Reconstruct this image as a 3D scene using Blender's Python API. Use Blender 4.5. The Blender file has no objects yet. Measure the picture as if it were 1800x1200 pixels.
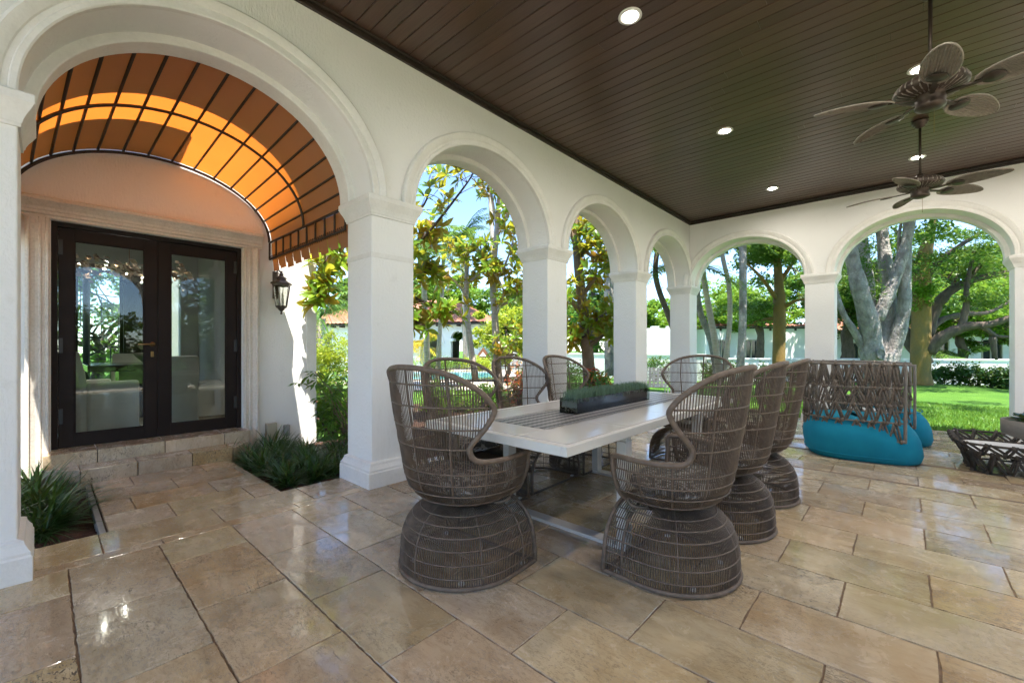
import bpy, math, random
import numpy as np
from mathutils import Vector, Matrix
rad = math.radians
random.seed(7)
rng = np.random.default_rng(7)
scene = bpy.context.scene
C = scene.collection

# ------------------------------------------------------------------ camera
CAMX, CAMY, CAMZ = 3.38, 0.0, 1.21
YAW = math.atan(687.0 / 752.0)
cam_d = bpy.data.cameras.new('camera')
cam = bpy.data.objects.new('camera', cam_d)
C.objects.link(cam)
cam.location = (CAMX, CAMY, CAMZ)
cam.rotation_euler = (rad(90), 0, YAW)
cam_d.sensor_fit = 'HORIZONTAL'
cam_d.sensor_width = 36
cam_d.lens = 15.04
cam_d.shift_y = 0.005
cam_d.clip_start = 0.05
cam_d.clip_end = 600
scene.camera = cam

# ------------------------------------------------------------------ sky, sun, exposure
TOSUN = Vector((0.30, -0.14, 1.0)).normalized()
world = bpy.data.worlds.new('World')
scene.world = world
world.use_nodes = True
wn = world.node_tree
wn.nodes.clear()
sky = wn.nodes.new('ShaderNodeTexSky')
sky.sky_type = 'NISHITA'
sky.sun_disc = False
sky.sun_elevation = math.asin(TOSUN.z)
sky.sun_rotation = math.atan2(TOSUN.x, TOSUN.y)
sky.air_density = 1.0
sky.altitude = 2500
sky.dust_density = 0.0
sky.ozone_density = 3.0
bg = wn.nodes.new('ShaderNodeBackground')
bg.inputs['Strength'].default_value = 0.11
wo = wn.nodes.new('ShaderNodeOutputWorld')
wn.links.new(sky.outputs[0], bg.inputs[0])
wn.links.new(bg.outputs[0], wo.inputs[0])
sun_d = bpy.data.lights.new('sun', 'SUN')
sun_d.energy = 3.6
sun_d.angle = rad(0.53)
sun_d.color = (1.0, 0.95, 0.86)
sun = bpy.data.objects.new('sun', sun_d)
C.objects.link(sun)
sun.location = (10, -4, 30)
sun.rotation_euler = (-TOSUN).to_track_quat('-Z', 'Y').to_euler()
vs = scene.view_settings
vs.view_transform = 'Standard'
vs.look = 'None'
vs.exposure = 2.3
vs.gamma = 1.0
vs.use_curve_mapping = False
scene.render.engine = 'CYCLES'
cy = scene.cycles
cy.use_denoising = True
cy.max_bounces = 6
cy.diffuse_bounces = 4
cy.glossy_bounces = 3
cy.transmission_bounces = 4
cy.transparent_max_bounces = 10
cy.use_adaptive_sampling = True
cy.adaptive_threshold = 0.035
cy.sample_clamp_indirect = 8.0
cy.caustics_reflective = False
cy.caustics_refractive = False

# ------------------------------------------------------------------ mesh helpers
class MB:
    """collects pieces of geometry and links them as ONE mesh object"""
    def __init__(s):
        s.V = []; s.F = []; s.n = 0; s.T = []
    def add(s, V, F, smooth=False, tint=None):
        V = np.asarray(V, float).reshape(-1, 3)
        F = np.asarray(F, int)
        if F.ndim == 1: F = F.reshape(1, -1)
        s.V.append(V); s.F.append((F + s.n, smooth)); s.n += len(V)
        if tint is None: tint = np.full(len(V), 0.5)
        s.T.append(np.broadcast_to(np.asarray(tint, float), (len(V),)))
        return s
    def box(s, x0, x1, y0, y1, z0, z1, M=None):
        V = np.array([[x0,y0,z0],[x1,y0,z0],[x1,y1,z0],[x0,y1,z0],[x0,y0,z1],[x1,y0,z1],[x1,y1,z1],[x0,y1,z1]], float)
        if M is not None: V = xf(M, V)
        return s.add(V, [[0,3,2,1],[4,5,6,7],[0,1,5,4],[1,2,6,5],[2,3,7,6],[3,0,4,7]])
    def tube(s, P, r, n=6, closed=False, caps=True, tint=None, flat=False):
        V, F = tube_np(P, r, n, closed)
        s.add(V, F, not flat, tint)
        if caps and not closed:
            m = len(V)
            s.n -= m                      # caps index into the tube just added
            s.F.append((np.array([list(range(n))[::-1]]) + s.n, False))
            s.F.append((np.array([list(range(m - n, m))]) + s.n, False))
            s.n += m
        return s
    def lathe(s, prof, n=24, c=(0,0,0), smooth=True, a0=0.0, sx=1, sy=1):
        prof = np.asarray(prof, float); k = len(prof)
        a = a0 + np.arange(n) * 2 * math.pi / n
        V = np.empty((k, n, 3))
        V[:, :, 0] = c[0] + sx * prof[:, :1] * np.cos(a); V[:, :, 1] = c[1] + sy * prof[:, :1] * np.sin(a)
        V[:, :, 2] = c[2] + prof[:, 1:2]
        s.add(V, grid_faces(k, n, wrap=True), smooth)
        return s
    def grid(s, V, smooth=True, wrap=False, tint=None):
        V = np.asarray(V, float); k, n = V.shape[:2]
        return s.add(V, grid_faces(k, n, wrap), smooth, tint)
    def prism(s, poly, axis, a, b):
        """closed 2D polygon extruded along an axis from a to b"""
        poly = np.asarray(poly, float); n = len(poly)
        def put(t):
            V = np.zeros((n, 3)); o = [i for i in range(3) if i != axis]
            V[:, o[0]] = poly[:, 0]; V[:, o[1]] = poly[:, 1]; V[:, axis] = t
            return V
        m = s.n
        s.add(np.vstack([put(a), put(b)]), [[i, (i+1) % n, n + (i+1) % n, n + i] for i in range(n)])
        s.F.append((np.array([list(range(n))[::-1]]) + m, False))
        s.F.append((np.array([list(range(n, 2*n))]) + m, False))
        return s
    def mesh(s, name):
        me = bpy.data.meshes.new(name)
        V = np.concatenate(s.V); me.vertices.add(len(V)); me.vertices.foreach_set('co', V.ravel())
        lv = np.concatenate([f.ravel() for f, _ in s.F])
        tot = np.concatenate([np.full(len(f), f.shape[1]) for f, _ in s.F])
        sm = np.concatenate([np.full(len(f), q) for f, q in s.F])
        st = np.concatenate([[0], np.cumsum(tot)[:-1]])
        me.loops.add(len(lv)); me.loops.foreach_set('vertex_index', lv.astype(np.int32))
        me.polygons.add(len(tot))
        me.polygons.foreach_set('loop_start', st.astype(np.int32))
        me.polygons.foreach_set('loop_total', tot.astype(np.int32))
        me.polygons.foreach_set('use_smooth', sm.astype(bool))
        at = me.attributes.new('tint', 'FLOAT', 'POINT')
        at.data.foreach_set('value', np.concatenate(s.T).astype(np.float32))
        me.update(calc_edges=True)
        me.validate()
        return me
    def build(s, name, mat, parent=None, loc=None, bevel=0, **kw):
        return ob(name, s.mesh(name), mat, parent, loc, bevel, **kw)

def xf(M, V):
    A = np.array(M)
    return V @ A[:3, :3].T + A[:3, 3]
def grid_faces(k, n, wrap=False):
    i = np.arange(k - 1)[:, None]; j = np.arange(n if wrap else n - 1)[None, :]
    a = i * n + j; b = i * n + (j + 1) % n
    return np.stack([a, b, b + n, a + n], -1).reshape(-1, 4)
def tube_np(P, r, n, closed=False):
    P = np.asarray(P, float); k = len(P)
    r = np.broadcast_to(np.asarray(r, float), (k,))
    if closed:
        T = np.roll(P, -1, 0) - np.roll(P, 1, 0)
    else:
        T = np.empty_like(P); T[1:-1] = P[2:] - P[:-2]; T[0] = P[1] - P[0]; T[-1] = P[-1] - P[-2]
    T /= np.linalg.norm(T, axis=1)[:, None] + 1e-12
    up = np.array([0, 0, 1.0]) if abs(T[0, 2]) < 0.9 else np.array([1.0, 0, 0])
    N = np.empty_like(P); u = np.cross(T[0], up)
    for i in range(k):
        u = u - T[i] * np.dot(u, T[i]); l = np.linalg.norm(u)
        if l < 1e-6: u = np.cross(T[i], [0.3, 0.8, 0.5]); l = np.linalg.norm(u)
        u = u / l; N[i] = u
    Bn = np.cross(T, N)
    a = np.arange(n) * 2 * math.pi / n
    V = P[:, None] + r[:, None, None] * (N[:, None] * np.cos(a)[None, :, None] + Bn[:, None] * np.sin(a)[None, :, None])
    F = grid_faces(k, n, True)
    if closed:
        j = np.arange(n); a0 = (k - 1) * n
        F = np.vstack([F, np.stack([a0 + j, a0 + (j + 1) % n, (j + 1) % n, j], -1)])
    return V.reshape(-1, 3), F
def smooth_path(P, m=6):
    """Catmull-Rom through the points"""
    P = np.asarray(P, float); out = []
    Q = np.vstack([2*P[0]-P[1], P, 2*P[-1]-P[-2]])
    for i in range(1, len(Q) - 2):
        for t in np.linspace(0, 1, m, endpoint=False):
            a, b, c, d = Q[i-1], Q[i], Q[i+1], Q[i+2]
            out.append(.5*((2*b)+(-a+c)*t+(2*a-5*b+4*c-d)*t*t+(-a+3*b-3*c+d)*t**3))
    out.append(P[-1])
    return np.array(out)
def ob(name, me, mat, parent=None, loc=None, bevel=0, **kw):
    o = bpy.data.objects.new(name, me); C.objects.link(o)
    if mat is not None and not me.materials: me.materials.append(mat)
    if parent is not None: o.parent = parent
    if loc is not None: o.location = loc
    if bevel:
        b = o.modifiers.new('bevel', 'BEVEL'); b.width = bevel; b.segments = 2; b.limit_method = 'ANGLE'
    for k, v in kw.items(): o[k] = v
    return o
def tag(o, label, cat, group=None):
    o['label'] = label; o['category'] = cat
    if group: o['group'] = group
    return o
def thing(name, label, cat, loc=(0,0,0), rz=0, group=None):
    o = bpy.data.objects.new(name, None); C.objects.link(o)
    o.empty_display_size = 0.1
    o.location = loc; o.rotation_euler = (0, 0, rz)
    return tag(o, label, cat, group)
def dup(root, loc, rz, label, group=None, scale=1.0):
    r = root.copy(); C.objects.link(r); r.location = loc; r.rotation_euler = (0, 0, rz); r.scale = (scale,)*3
    r['label'] = label
    if group: r['group'] = group
    for ch in list(root.children):
        c = ch.copy(); C.objects.link(c); c.parent = r
        for g in ch.children:
            d = g.copy(); C.objects.link(d); d.parent = c
    return r
cs, sn = math.cos(YAW), math.sin(YAW)
def gp(px, d):
    """ground point d metres in front of the camera, towards column px of the 1800 px wide photo"""
    r = (px - 900) / 752 * d
    return (CAMX + r * cs - d * sn, CAMY + r * sn + d * cs)
def zy(py, d):
    return CAMZ + (609 - py) / 752 * d
def gz(y):                                    # patio floor falls a little towards the lawn
    return -0.033 * max(0.0, y - 5.0)
def lawn_z(x, y):
    t = np.clip((np.asarray(y, float) - 10) / 9, 0, 1); t = t*t*(3-2*t)
    return -0.185 - 0.27 * t

# ------------------------------------------------------------------ materials
class NT:
    def __init__(s, name):
        s.m = bpy.data.materials.new(name); s.m.use_nodes = True
        s.t = s.m.node_tree; s.t.nodes.clear()
        s.out = s.n('ShaderNodeOutputMaterial')
    def n(s, kind, **kw):
        q = s.t.nodes.new(kind)
        for k, v in kw.items():
            if k in q.inputs: s.set(q, k, v)
            else: setattr(q, k, v)
        return q
    def set(s, q, k, v):
        i = q.inputs[k]
        if isinstance(v, bpy.types.NodeSocket): s.t.links.new(v, i)
        elif isinstance(v, (tuple, list)) and len(v) == 3 and i.type == 'RGBA': i.default_value = (*v, 1)
        else: i.default_value = v
    def mix(s, f, a, b):
        q = s.n('ShaderNodeMix', data_type='RGBA')
        for k, v in ((0, f), (6, a), (7, b)): 
            i = q.inputs[k]
            if isinstance(v, bpy.types.NodeSocket): s.t.links.new(v, i)
            elif isinstance(v, (tuple, list)): i.default_value = (*v[:3], 1)
            else: i.default_value = v
        return q.outputs[2]
    def math(s, op, a, b=0.0, clamp=False):
        q = s.n('ShaderNodeMath', operation=op, use_clamp=clamp)
        for k, v in ((0, a), (1, b)):
            if isinstance(v, bpy.types.NodeSocket): s.t.links.new(v, q.inputs[k])
            else: q.inputs[k].default_value = v
        return q.outputs[0]
    def ramp(s, f, a, b):
        q = s.n('ShaderNodeMapRange'); s.set(q, 'Value', f); s.set(q, 'From Min', a); s.set(q, 'From Max', b)
        return q.outputs[0]
    def coord(s, scale=(1,1,1), rnd=0.0, space='Object', off=(0,0,0)):
        tc = s.n('ShaderNodeTexCoord'); mp = s.n('ShaderNodeMapping'); s.t.links.new(tc.outputs[space], mp.inputs[0])
        mp.inputs['Scale'].default_value = scale; mp.inputs['Location'].default_value = off
        o = mp.outputs[0]
        if rnd:
            oi = s.n('ShaderNodeObjectInfo'); v = s.n('ShaderNodeVectorMath', operation='SCALE')
            cm = s.n('ShaderNodeCombineXYZ')
            for k in range(3): s.t.links.new(oi.outputs['Random'], cm.inputs[k])
            s.t.links.new(cm.outputs[0], v.inputs[0]); v.inputs['Scale'].default_value = rnd
            w = s.n('ShaderNodeVectorMath', operation='ADD'); s.t.links.new(o, w.inputs[0]); s.t.links.new(v.outputs[0], w.inputs[1])
            o = w.outputs[0]
        return o
    def rnd(s):
        return s.n('ShaderNodeObjectInfo').outputs['Random']
    def noise(s, vec, scale=5, detail=4, rough=.55, dist=0):
        q = s.n('ShaderNodeTexNoise', Scale=scale, Detail=detail, Roughness=rough, Distortion=dist); s.set(q, 'Vector', vec)
        return q.outputs['Fac']
    def bump(s, h, strength=.3, dist=.01, normal=None):
        q = s.n('ShaderNodeBump', Strength=strength, Distance=dist); s.set(q, 'Height', h)
        if normal is not None: s.set(q, 'Normal', normal)
        return q.outputs[0]
    def done(s, sh):
        s.t.links.new(sh, s.out.inputs[0]); return s.m
    def pr(s, **kw):
        q = s.n('ShaderNodeBsdfPrincipled')
        for k, v in kw.items(): s.set(q, k.replace('_', ' '), v)
        return q.outputs[0]

def pm(name, c1, c2, scale=6, rough=.6, bump=.0, bscale=40, stretch=(1,1,1), bdist=.004, metallic=0, rnd=0.0, rvar=.15, spec=.5, fine=0.0):
    """two-tone noise colour, noise roughness, noise relief"""
    k = NT(name); v = k.coord(stretch, rnd)
    f = k.ramp(k.noise(v, scale, 5), .3, .7)
    col = k.mix(f, c1, c2)
    if fine: col = k.mix(k.math('MULTIPLY', k.ramp(k.noise(v, scale*9, 3), .45, .75), fine), col, tuple(x*.45 for x in c1))
    kw = dict(Base_Color=col, Roughness=k.math('ADD', rough - rvar/2, k.math('MULTIPLY', k.noise(v, scale*1.7, 3), rvar)), Metallic=metallic, Specular_IOR_Level=spec)
    if bump: kw['Normal'] = k.bump(k.noise(v, bscale, 4), bump, bdist)
    return k.done(k.pr(**kw))

def stucco(name, c, c2, streak=True):
    k = NT(name)
    v = k.coord((1, 1, .22)); w = k.coord()
    col = k.mix(k.ramp(k.noise(w, .7, 4), .35, .75), c, c2)
    dirt = k.math('MULTIPLY', k.ramp(k.noise(w, 7, 6, .7), .60, .78), .22)
    col = k.mix(dirt, col, (.42, .40, .36))
    col = k.mix(k.math('MULTIPLY', k.ramp(k.noise(k.coord((3, 3, .35)), 2.2, 6, .75), .60, .80), .20), col, (.50, .46, .40))
    mask = k.ramp(k.noise(w, 1.3, 3), .40, .62)
    h = k.math('ADD', k.math('MULTIPLY', k.noise(v, 75, 3), mask), k.math('MULTIPLY', k.noise(w, 38, 4), .8))
    return k.done(k.pr(Base_Color=col, Roughness=.78, Normal=k.bump(h, .70, .008)))

def travertine():
    k = NT('travertine'); r = k.rnd()
    v = k.coord((1.0, 3.2, 1.0), 37.0); w = k.coord((1, 1, 1), 37.0); p = k.coord((1.0, 2.0, 1.0), 61.0)
    fr = lambda a: k.math('FRACT', k.math('MULTIPLY', r, a))
    base = k.mix(k.ramp(k.noise(v, 2.4, 7, .65, .6), .34, .66), (.60, .465, .295), (.44, .315, .18))
    base = k.mix(k.math('MULTIPLY', k.ramp(k.noise(w, 1.6, 5), .45, .68), .6), base, (.64, .53, .38))
    base = k.mix(k.math('MULTIPLY', k.ramp(k.noise(w, 3.1, 6, .65), .54, .70), .6), base, (.36, .225, .10))
    base = k.mix(k.math('MULTIPLY', k.ramp(k.noise(v, 11, 8, .75, .5), .50, .70), .45), base, (.26, .17, .085))
    tone = k.n('ShaderNodeHueSaturation', Hue=k.math('ADD', .492, k.math('MULTIPLY', fr(5.3), .016)), Saturation=k.math('ADD', .85, k.math('MULTIPLY', fr(3.7), .3)), Value=k.math('ADD', .84, k.math('MULTIPLY', r, .24)))
    k.set(tone, 'Color', base)
    worn = k.ramp(fr(7.31), .25, 1.0); rough_t = k.ramp(fr(11.7), .90, .93)
    where = k.ramp(k.noise(w, 2.6, 4), .40, .58)
    pit = k.math('MULTIPLY', k.ramp(k.noise(p, 48, 4, .7, .9), .545, .575), k.math('MULTIPLY', where, k.math('ADD', .35, k.math('MULTIPLY', worn, .65))))
    pit2 = k.math('MULTIPLY', k.ramp(k.noise(p, 15, 7, .82, 1.4), .585, .61), worn)
    pit3 = k.math('MULTIPLY', k.ramp(k.noise(v, 26, 7, .8, 1.0), .50, .58), k.math('MULTIPLY', rough_t, .8))
    pits = k.math('MAXIMUM', k.math('MAXIMUM', pit, pit2), pit3)
    col = k.mix(k.math('MULTIPLY', pits, .92), tone.outputs[0], (.045, .024, .011))
    ro = k.math('ADD', .065, k.math('MULTIPLY', k.ramp(k.noise(w, 5.0, 8, .72, .6), .47, .58), .27))
    ro = k.math('ADD', ro, k.math('MULTIPLY', pits, .5), True)
    h = k.math('SUBTRACT', k.math('MULTIPLY', k.noise(w, 4.5, 5), .35), pits)
    return k.done(k.pr(Base_Color=col, Roughness=ro, Specular_IOR_Level=.65, Coat_Weight=.30, Coat_Roughness=.06, Normal=k.bump(h, .40, .005)))

def leafm(name, c1, c2, tr=.35, trc=None, rough=.45, under=None, spec=.4):
    k = NT(name)
    f = k.n('ShaderNodeAttribute', attribute_name='tint').outputs['Fac']
    col = k.mix(f, c1, c2)
    if under is not None:
        bf = k.n('ShaderNodeNewGeometry').outputs['Backfacing']
        col = k.mix(bf, col, under)
    a = k.pr(Base_Color=col, Roughness=rough, Specular_IOR_Level=spec)
    tl = k.n('ShaderNodeBsdfTranslucent')
    if trc is None: k.set(tl, 'Color', k.mix(.6, col, (.30, .42, .05)))
    else: k.set(tl, 'Color', trc)
    m = k.n('ShaderNodeMixShader'); m.inputs[0].default_value = tr
    k.t.links.new(a, m.inputs[1]); k.t.links.new(tl.outputs[0], m.inputs[2])
    return k.done(m.outputs[0])

def glassm(name, tint=(.93, .97, .95), rough=0.0, ior=1.45, boost=1.0):
    k = NT(name)
    fr = k.n('ShaderNodeFresnel', IOR=ior)
    nz = k.noise(k.coord(), .8, 2)
    g = k.n('ShaderNodeBsdfGlossy', Roughness=rough)
    t = k.n('ShaderNodeBsdfTransparent'); k.set(t, 'Color', k.mix(nz, tint, tuple(x*.98 for x in tint)))
    m = k.n('ShaderNodeMixShader'); k.t.links.new(k.math('MULTIPLY', fr.outputs[0], boost, True), m.inputs[0])
    k.t.links.new(t.outputs[0], m.inputs[1]); k.t.links.new(g.outputs[0], m.inputs[2])
    return k.done(m.outputs[0])

def emitm(name, c, s):
    k = NT(name); e = k.n('ShaderNodeEmission', Strength=s)
    k.set(e, 'Color', k.mix(k.noise(k.coord(), 3), c, tuple(x*.97 for x in c)))
    return k.done(e.outputs[0])

M = {}
M['stucco'] = stucco('white_stucco', (.82, .81, .785), (.77, .76, .735))
M['stucco_trim'] = pm('stone_trim', (.80, .785, .75), (.72, .70, .66), 5, .75, .35, 60, bdist=.004, fine=.12)
M['cast_stone'] = pm('cast_stone', (.73, .68, .61), (.64, .585, .51), 6, .8, .5, 70, bdist=.004, fine=.35)
M['trav'] = travertine()
M['grout'] = pm('grout', (.23, .155, .10), (.12, .078, .05), 25, .95, .8, 120)
M['wood'] = None
k = NT('stained_board'); v = k.coord((.6, 14, 1), 23.0); r = k.rnd()
col = k.mix(k.ramp(k.noise(v, 6, 5, .6, .5), .3, .7), (.058, .031, .021), (.086, .048, .032))
hs = k.n('ShaderNodeHueSaturation', Saturation=1.0, Value=k.math('ADD', .85, k.math('MULTIPLY', r, .35))); k.set(hs, 'Color', col)
M['wood'] = k.done(k.pr(Base_Color=hs.outputs[0], Roughness=k.math('ADD', .25, k.math('MULTIPLY', k.noise(v, 3, 4), .16)), Specular_IOR_Level=.5, Normal=k.bump(k.noise(v, 18, 3), .12, .003)))
M['wood_trim'] = pm('dark_trim', (.022, .014, .010), (.035, .023, .016), 9, .45, .15, 40)
M['groove'] = pm('board_groove', (.006, .004, .003), (.010, .007, .005), 9, .8)
M['wicker'] = pm('woven_strand', (.145, .100, .068), (.078, .053, .036), 14, .62, .3, 120, rnd=9, bdist=.002)
M['wicker_rib'] = pm('wrapped_tube', (.175, .122, .086), (.10, .07, .049), 30, .6, .5, 160, rnd=9, bdist=.003)
M['rope'] = pm('rope_cord', (.19, .150, .115), (.10, .078, .06), 60, .85, .8, 140, bdist=.006)
M['rope_dark'] = pm('weathered_rope', (.075, .062, .05), (.04, .033, .026), 60, .85, .8, 140, bdist=.006)
M['rope_frame'] = pm('taupe_powder_coat', (.20, .17, .14), (.16, .135, .11), 12, .5, .1, 80)
M['teal'] = pm('teal_fabric', (.009, .215, .315), (.006, .17, .26), 5, .9, .35, 260, bdist=.002, spec=.2)
M['table_white'] = pm('warm_white_metal', (.66, .63, .585), (.60, .57, .525), 4, .38, .05, 50)
M['table_top'] = pm('porcelain_slab', (.60, .565, .525), (.55, .515, .475), 3, .16, .04, 60, rvar=.08)
M['cushion'] = None
k = NT('patterned_cushion'); v = k.coord((1,1,1))
pt = k.ramp(k.noise(v, 14, 2, .4, 2.5), .52, .56)
M['cushion'] = k.done(k.pr(Base_Color=k.mix(pt, (.06, .055, .052), (.24, .225, .21)), Roughness=.9, Normal=k.bump(k.noise(v, 240, 2), .3, .002)))
M['bronze'] = pm('dark_bronze_paint', (.016, .009, .006), (.011, .006, .005), 5, .6, .06, 90, spec=.25)
M['brass'] = pm('aged_brass', (.30, .19, .08), (.22, .14, .06), 20, .35, .1, 80, metallic=1)
M['lantern'] = pm('antique_bronze', (.16, .125, .105), (.08, .06, .05), 22, .45, .3, 90, metallic=.7)
M['glass'] = glassm('window_glass', (.92, .96, .94), 0, 1.5, 1.0)
M['glass_clear'] = glassm('clear_glass', (.93, .96, .94), 0, 1.45)
M['glass_lantern'] = glassm('seeded_glass', (.86, .88, .85), .06, 1.45)
k = NT('awning_fabric'); v = k.coord((1, 1, 1)); w = k.coord((3, 90, 90))
fc = k.mix(k.noise(w, 3, 3), (.25, .165, .125), (.21, .135, .10))
a = k.pr(Base_Color=fc, Roughness=.85, Normal=k.bump(k.noise(k.coord((40, 160, 160)), 3, 2), .2, .001))
tl = k.n('ShaderNodeBsdfTranslucent'); k.set(tl, 'Color', k.mix(k.noise(v, 3, 4), (.80, .225, .028), (.66, .175, .02)))
mx = k.n('ShaderNodeMixShader'); mx.inputs[0].default_value = .40
k.t.links.new(a, mx.inputs[1]); k.t.links.new(tl.outputs[0], mx.inputs[2])
M['awning'] = k.done(mx.outputs[0])
M['awning_frame'] = pm('awning_frame_paint', (.045, .024, .014), (.03, .016, .01), 10, .5, .2, 70)
M['white_paint'] = pm('white_paint', (.80, .80, .79), (.74, .74, .73), 3, .5, .1, 50)
M['lamp'] = emitm('lit_diffuser', (1.0, .93, .84), 190.0)
M['bulb'] = emitm('lit_bulb', (1.0, .93, .84), 380.0)
M['fan_metal'] = pm('fan_bronze', (.075, .055, .042), (.045, .032, .025), 18, .42, .2, 90, metallic=.5)
M['fan_blade'] = None
k = NT('woven_blade'); v = k.coord()
wv = k.n('ShaderNodeTexWave', Scale=7.0, Distortion=.6); wv.wave_type = 'BANDS'; wv.bands_direction = 'Y'; k.set(wv, 'Vector', v)
M['fan_blade'] = k.done(k.pr(Base_Color=k.mix(k.math('MULTIPLY', k.noise(v, 30, 3), .7), (.30, .265, .22), (.18, .15, .12)), Roughness=.6, Normal=k.bump(k.noise(v, 90, 3), .4, .003)))
M['fan_rib'] = pm('blade_cane', (.27, .24, .20), (.17, .145, .12), 30, .6, .3, 90)
M['soil'] = pm('mulch', (.10, .045, .025), (.045, .022, .014), 30, .95, 1.0, 60, bdist=.02)
M['concrete'] = pm('grey_concrete', (.19, .172, .148), (.14, .127, .11), 7, .85, .4, 60, fine=.2)
M['edging'] = pm('grey_edging', (.33, .33, .32), (.24, .24, .23), 9, .8, .4, 60)
M['grass'] = leafm('lawn_blade', (.06, .165, .015), (.17, .31, .04), .4)
M['lilyturf'] = leafm('lilyturf_leaf', (.012, .045, .010), (.045, .12, .03), .2, rough=.35, spec=.5)
M['magnolia'] = leafm('magnolia_leaf', (.055, .16, .014), (.24, .36, .03), .42, (.52, .52, .045), rough=.22, under=(.40, .19, .04), spec=.6)
M['leaf_bright'] = leafm('bright_leaf', (.07, .19, .012), (.20, .36, .03), .42)
M['leaf_mid'] = leafm('mid_green_leaf', (.028, .10, .012), (.09, .22, .03), .38)
M['leaf_dark'] = leafm('dark_green_leaf', (.018, .065, .016), (.06, .15, .03), .32)
M['leaf_yellow'] = leafm('yellow_green_leaf', (.14, .25, .018), (.34, .40, .03), .42, (.5, .55, .05))
M['leaf_olive'] = leafm('olive_leaf', (.04, .10, .02), (.13, .20, .05), .35)
M['croton'] = None
k = NT('croton_leaf'); f = k.n('ShaderNodeAttribute', attribute_name='tint').outputs['Fac']
cr = k.n('ShaderNodeValToRGB'); k.set(cr, 'Fac', f)
e = cr.color_ramp.elements; e[0].position = 0; e[0].color = (.05, .14, .02, 1); e[1].position = 1; e[1].color = (.62, .40, .03, 1)
for p, c in ((.35, (.10, .18, .02, 1)), (.5, (.45, .05, .02, 1)), (.78, (.60, .10, .03, 1))):
    q = e.new(p); q.color = c
tl = k.n('ShaderNodeBsdfTranslucent'); k.set(tl, 'Color', cr.outputs[0]); mx = k.n('ShaderNodeMixShader'); mx.inputs[0].default_value = .3
k.t.links.new(k.pr(Base_Color=cr.outputs[0], Roughness=.4), mx.inputs[1]); k.t.links.new(tl.outputs[0], mx.inputs[2])
M['croton'] = k.done(mx.outputs[0])
M['palm'] = leafm('palm_leaflet', (.04, .12, .02), (.15, .26, .04), .3)
M['palm_gold'] = leafm('golden_palm_leaflet', (.25, .25, .02), (.48, .36, .03), .35, (.7, .55, .04))
M['bark_grey'] = pm('pale_grey_bark', (.46, .43, .40), (.17, .15, .135), 6, .95, 1.0, 20, (1,1,.7), .06, fine=.7)
M['bark_palm'] = pm('ringed_palm_bark', (.55, .46, .38), (.36, .29, .23), 5, .85, .6, 8, (1,1,9), .02, fine=.2)
M['bark_brown'] = pm('brown_bark', (.15, .11, .08), (.07, .052, .04), 9, .9, .9, 30, (1,1,.4), .025)
M['bark_mossy'] = pm('ochre_lichen_bark', (.27, .16, .035), (.16, .125, .05), 3.5, .9, .8, 30, (1,1,.5), .02, fine=.3)
M['bark_mottled'] = pm('mottled_bark', (.28, .20, .13), (.12, .085, .055), 5, .9, .8, 30, (1,1,.6), .02, fine=.35)
M['house_white'] = pm('painted_render', (.80, .80, .79), (.73, .73, .72), 2, .8, .3, 30)
M['terracotta'] = pm('terracotta', (.46, .20, .12), (.32, .13, .08), 9, .8, .4, 50, rvar=.1)
M['eave_wood'] = pm('eave_wood', (.05, .033, .025), (.03, .02, .015), 8, .6)
M['dark_glass'] = pm('dark_window_glass', (.025, .035, .035), (.04, .05, .05), 2, .08, rvar=.02)
M['window_frame'] = pm('window_frame_stone', (.50, .44, .36), (.42, .37, .30), 6, .7)
M['deck'] = pm('pool_deck_stone', (.62, .54, .45), (.54, .46, .38), 3, .8, .2, 40)
M['slip'] = pm('linen_slipcover', (.60, .58, .53), (.54, .52, .475), 5, .95, .3, 200, bdist=.002)
M['black_table'] = pm('black_lacquer', (.014, .012, .011), (.02, .017, .015), 4, .12, rvar=.05)
M['room_wall'] = pm('room_wall_paint', (.62, .62, .60), (.56, .56, .54), 2, .8)
M['room_floor'] = pm('polished_stone_floor', (.50, .43, .33), (.44, .37, .28), 2, .14, rvar=.06)
M['chrome_leaf'] = pm('champagne_metal_leaf', (.65, .52, .40), (.50, .38, .28), 15, .18, metallic=1)
M['iron'] = pm('black_iron', (.02, .022, .022), (.035, .037, .036), 12, .5)
M['playhouse'] = pm('red_brown_planks', (.22, .085, .04), (.15, .06, .03), 8, .75, .3, 40)
k = NT('pool_water'); v = k.coord()
M['water'] = k.done(k.pr(Base_Color=k.mix(k.noise(v, .6, 2), (.03, .30, .42), (.05, .38, .48)), Roughness=.06, Normal=k.bump(k.noise(v, 5, 3), .25, .03)))
k = NT('lawn_ground'); v = k.coord()
lc = k.mix(k.ramp(k.noise(v, .8, 5), .35, .65), (.062, .165, .018), (.11, .235, .03))
lc = k.mix(k.ramp(k.noise(v, 30, 4, .7), .45, .7), lc, (.055, .14, .014))
M['lawn'] = k.done(k.pr(Base_Color=lc, Roughness=.9, Specular_IOR_Level=.2, Normal=k.bump(k.noise(v, 55, 4, .7), 1.0, .04)))

# ================================================================== the setting: ground
def ground_sheet():
    xs = np.concatenate([np.linspace(-120, -30, 10), np.linspace(-28, 30, 60), np.linspace(34, 120, 10)])
    ys = np.concatenate([np.linspace(-80, -6, 12), np.linspace(-4, 40, 60), np.linspace(44, 140, 12)])
    X, Y = np.meshgrid(xs, ys); Z = lawn_z(X, Y) + .03*np.sin(X*.7)*np.sin(Y*.5)*(Y > 11)
    cx_, cy_ = gp(1622, 16.6)
    Z += .22*np.exp(-((X-cx_)**2 + (Y-cy_)**2)/7.0)
    b = MB(); b.grid(np.stack([X, Y, Z], -1))
    return b.build('lawn', M['lawn'], kind='structure')
lawn = ground_sheet()

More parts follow.
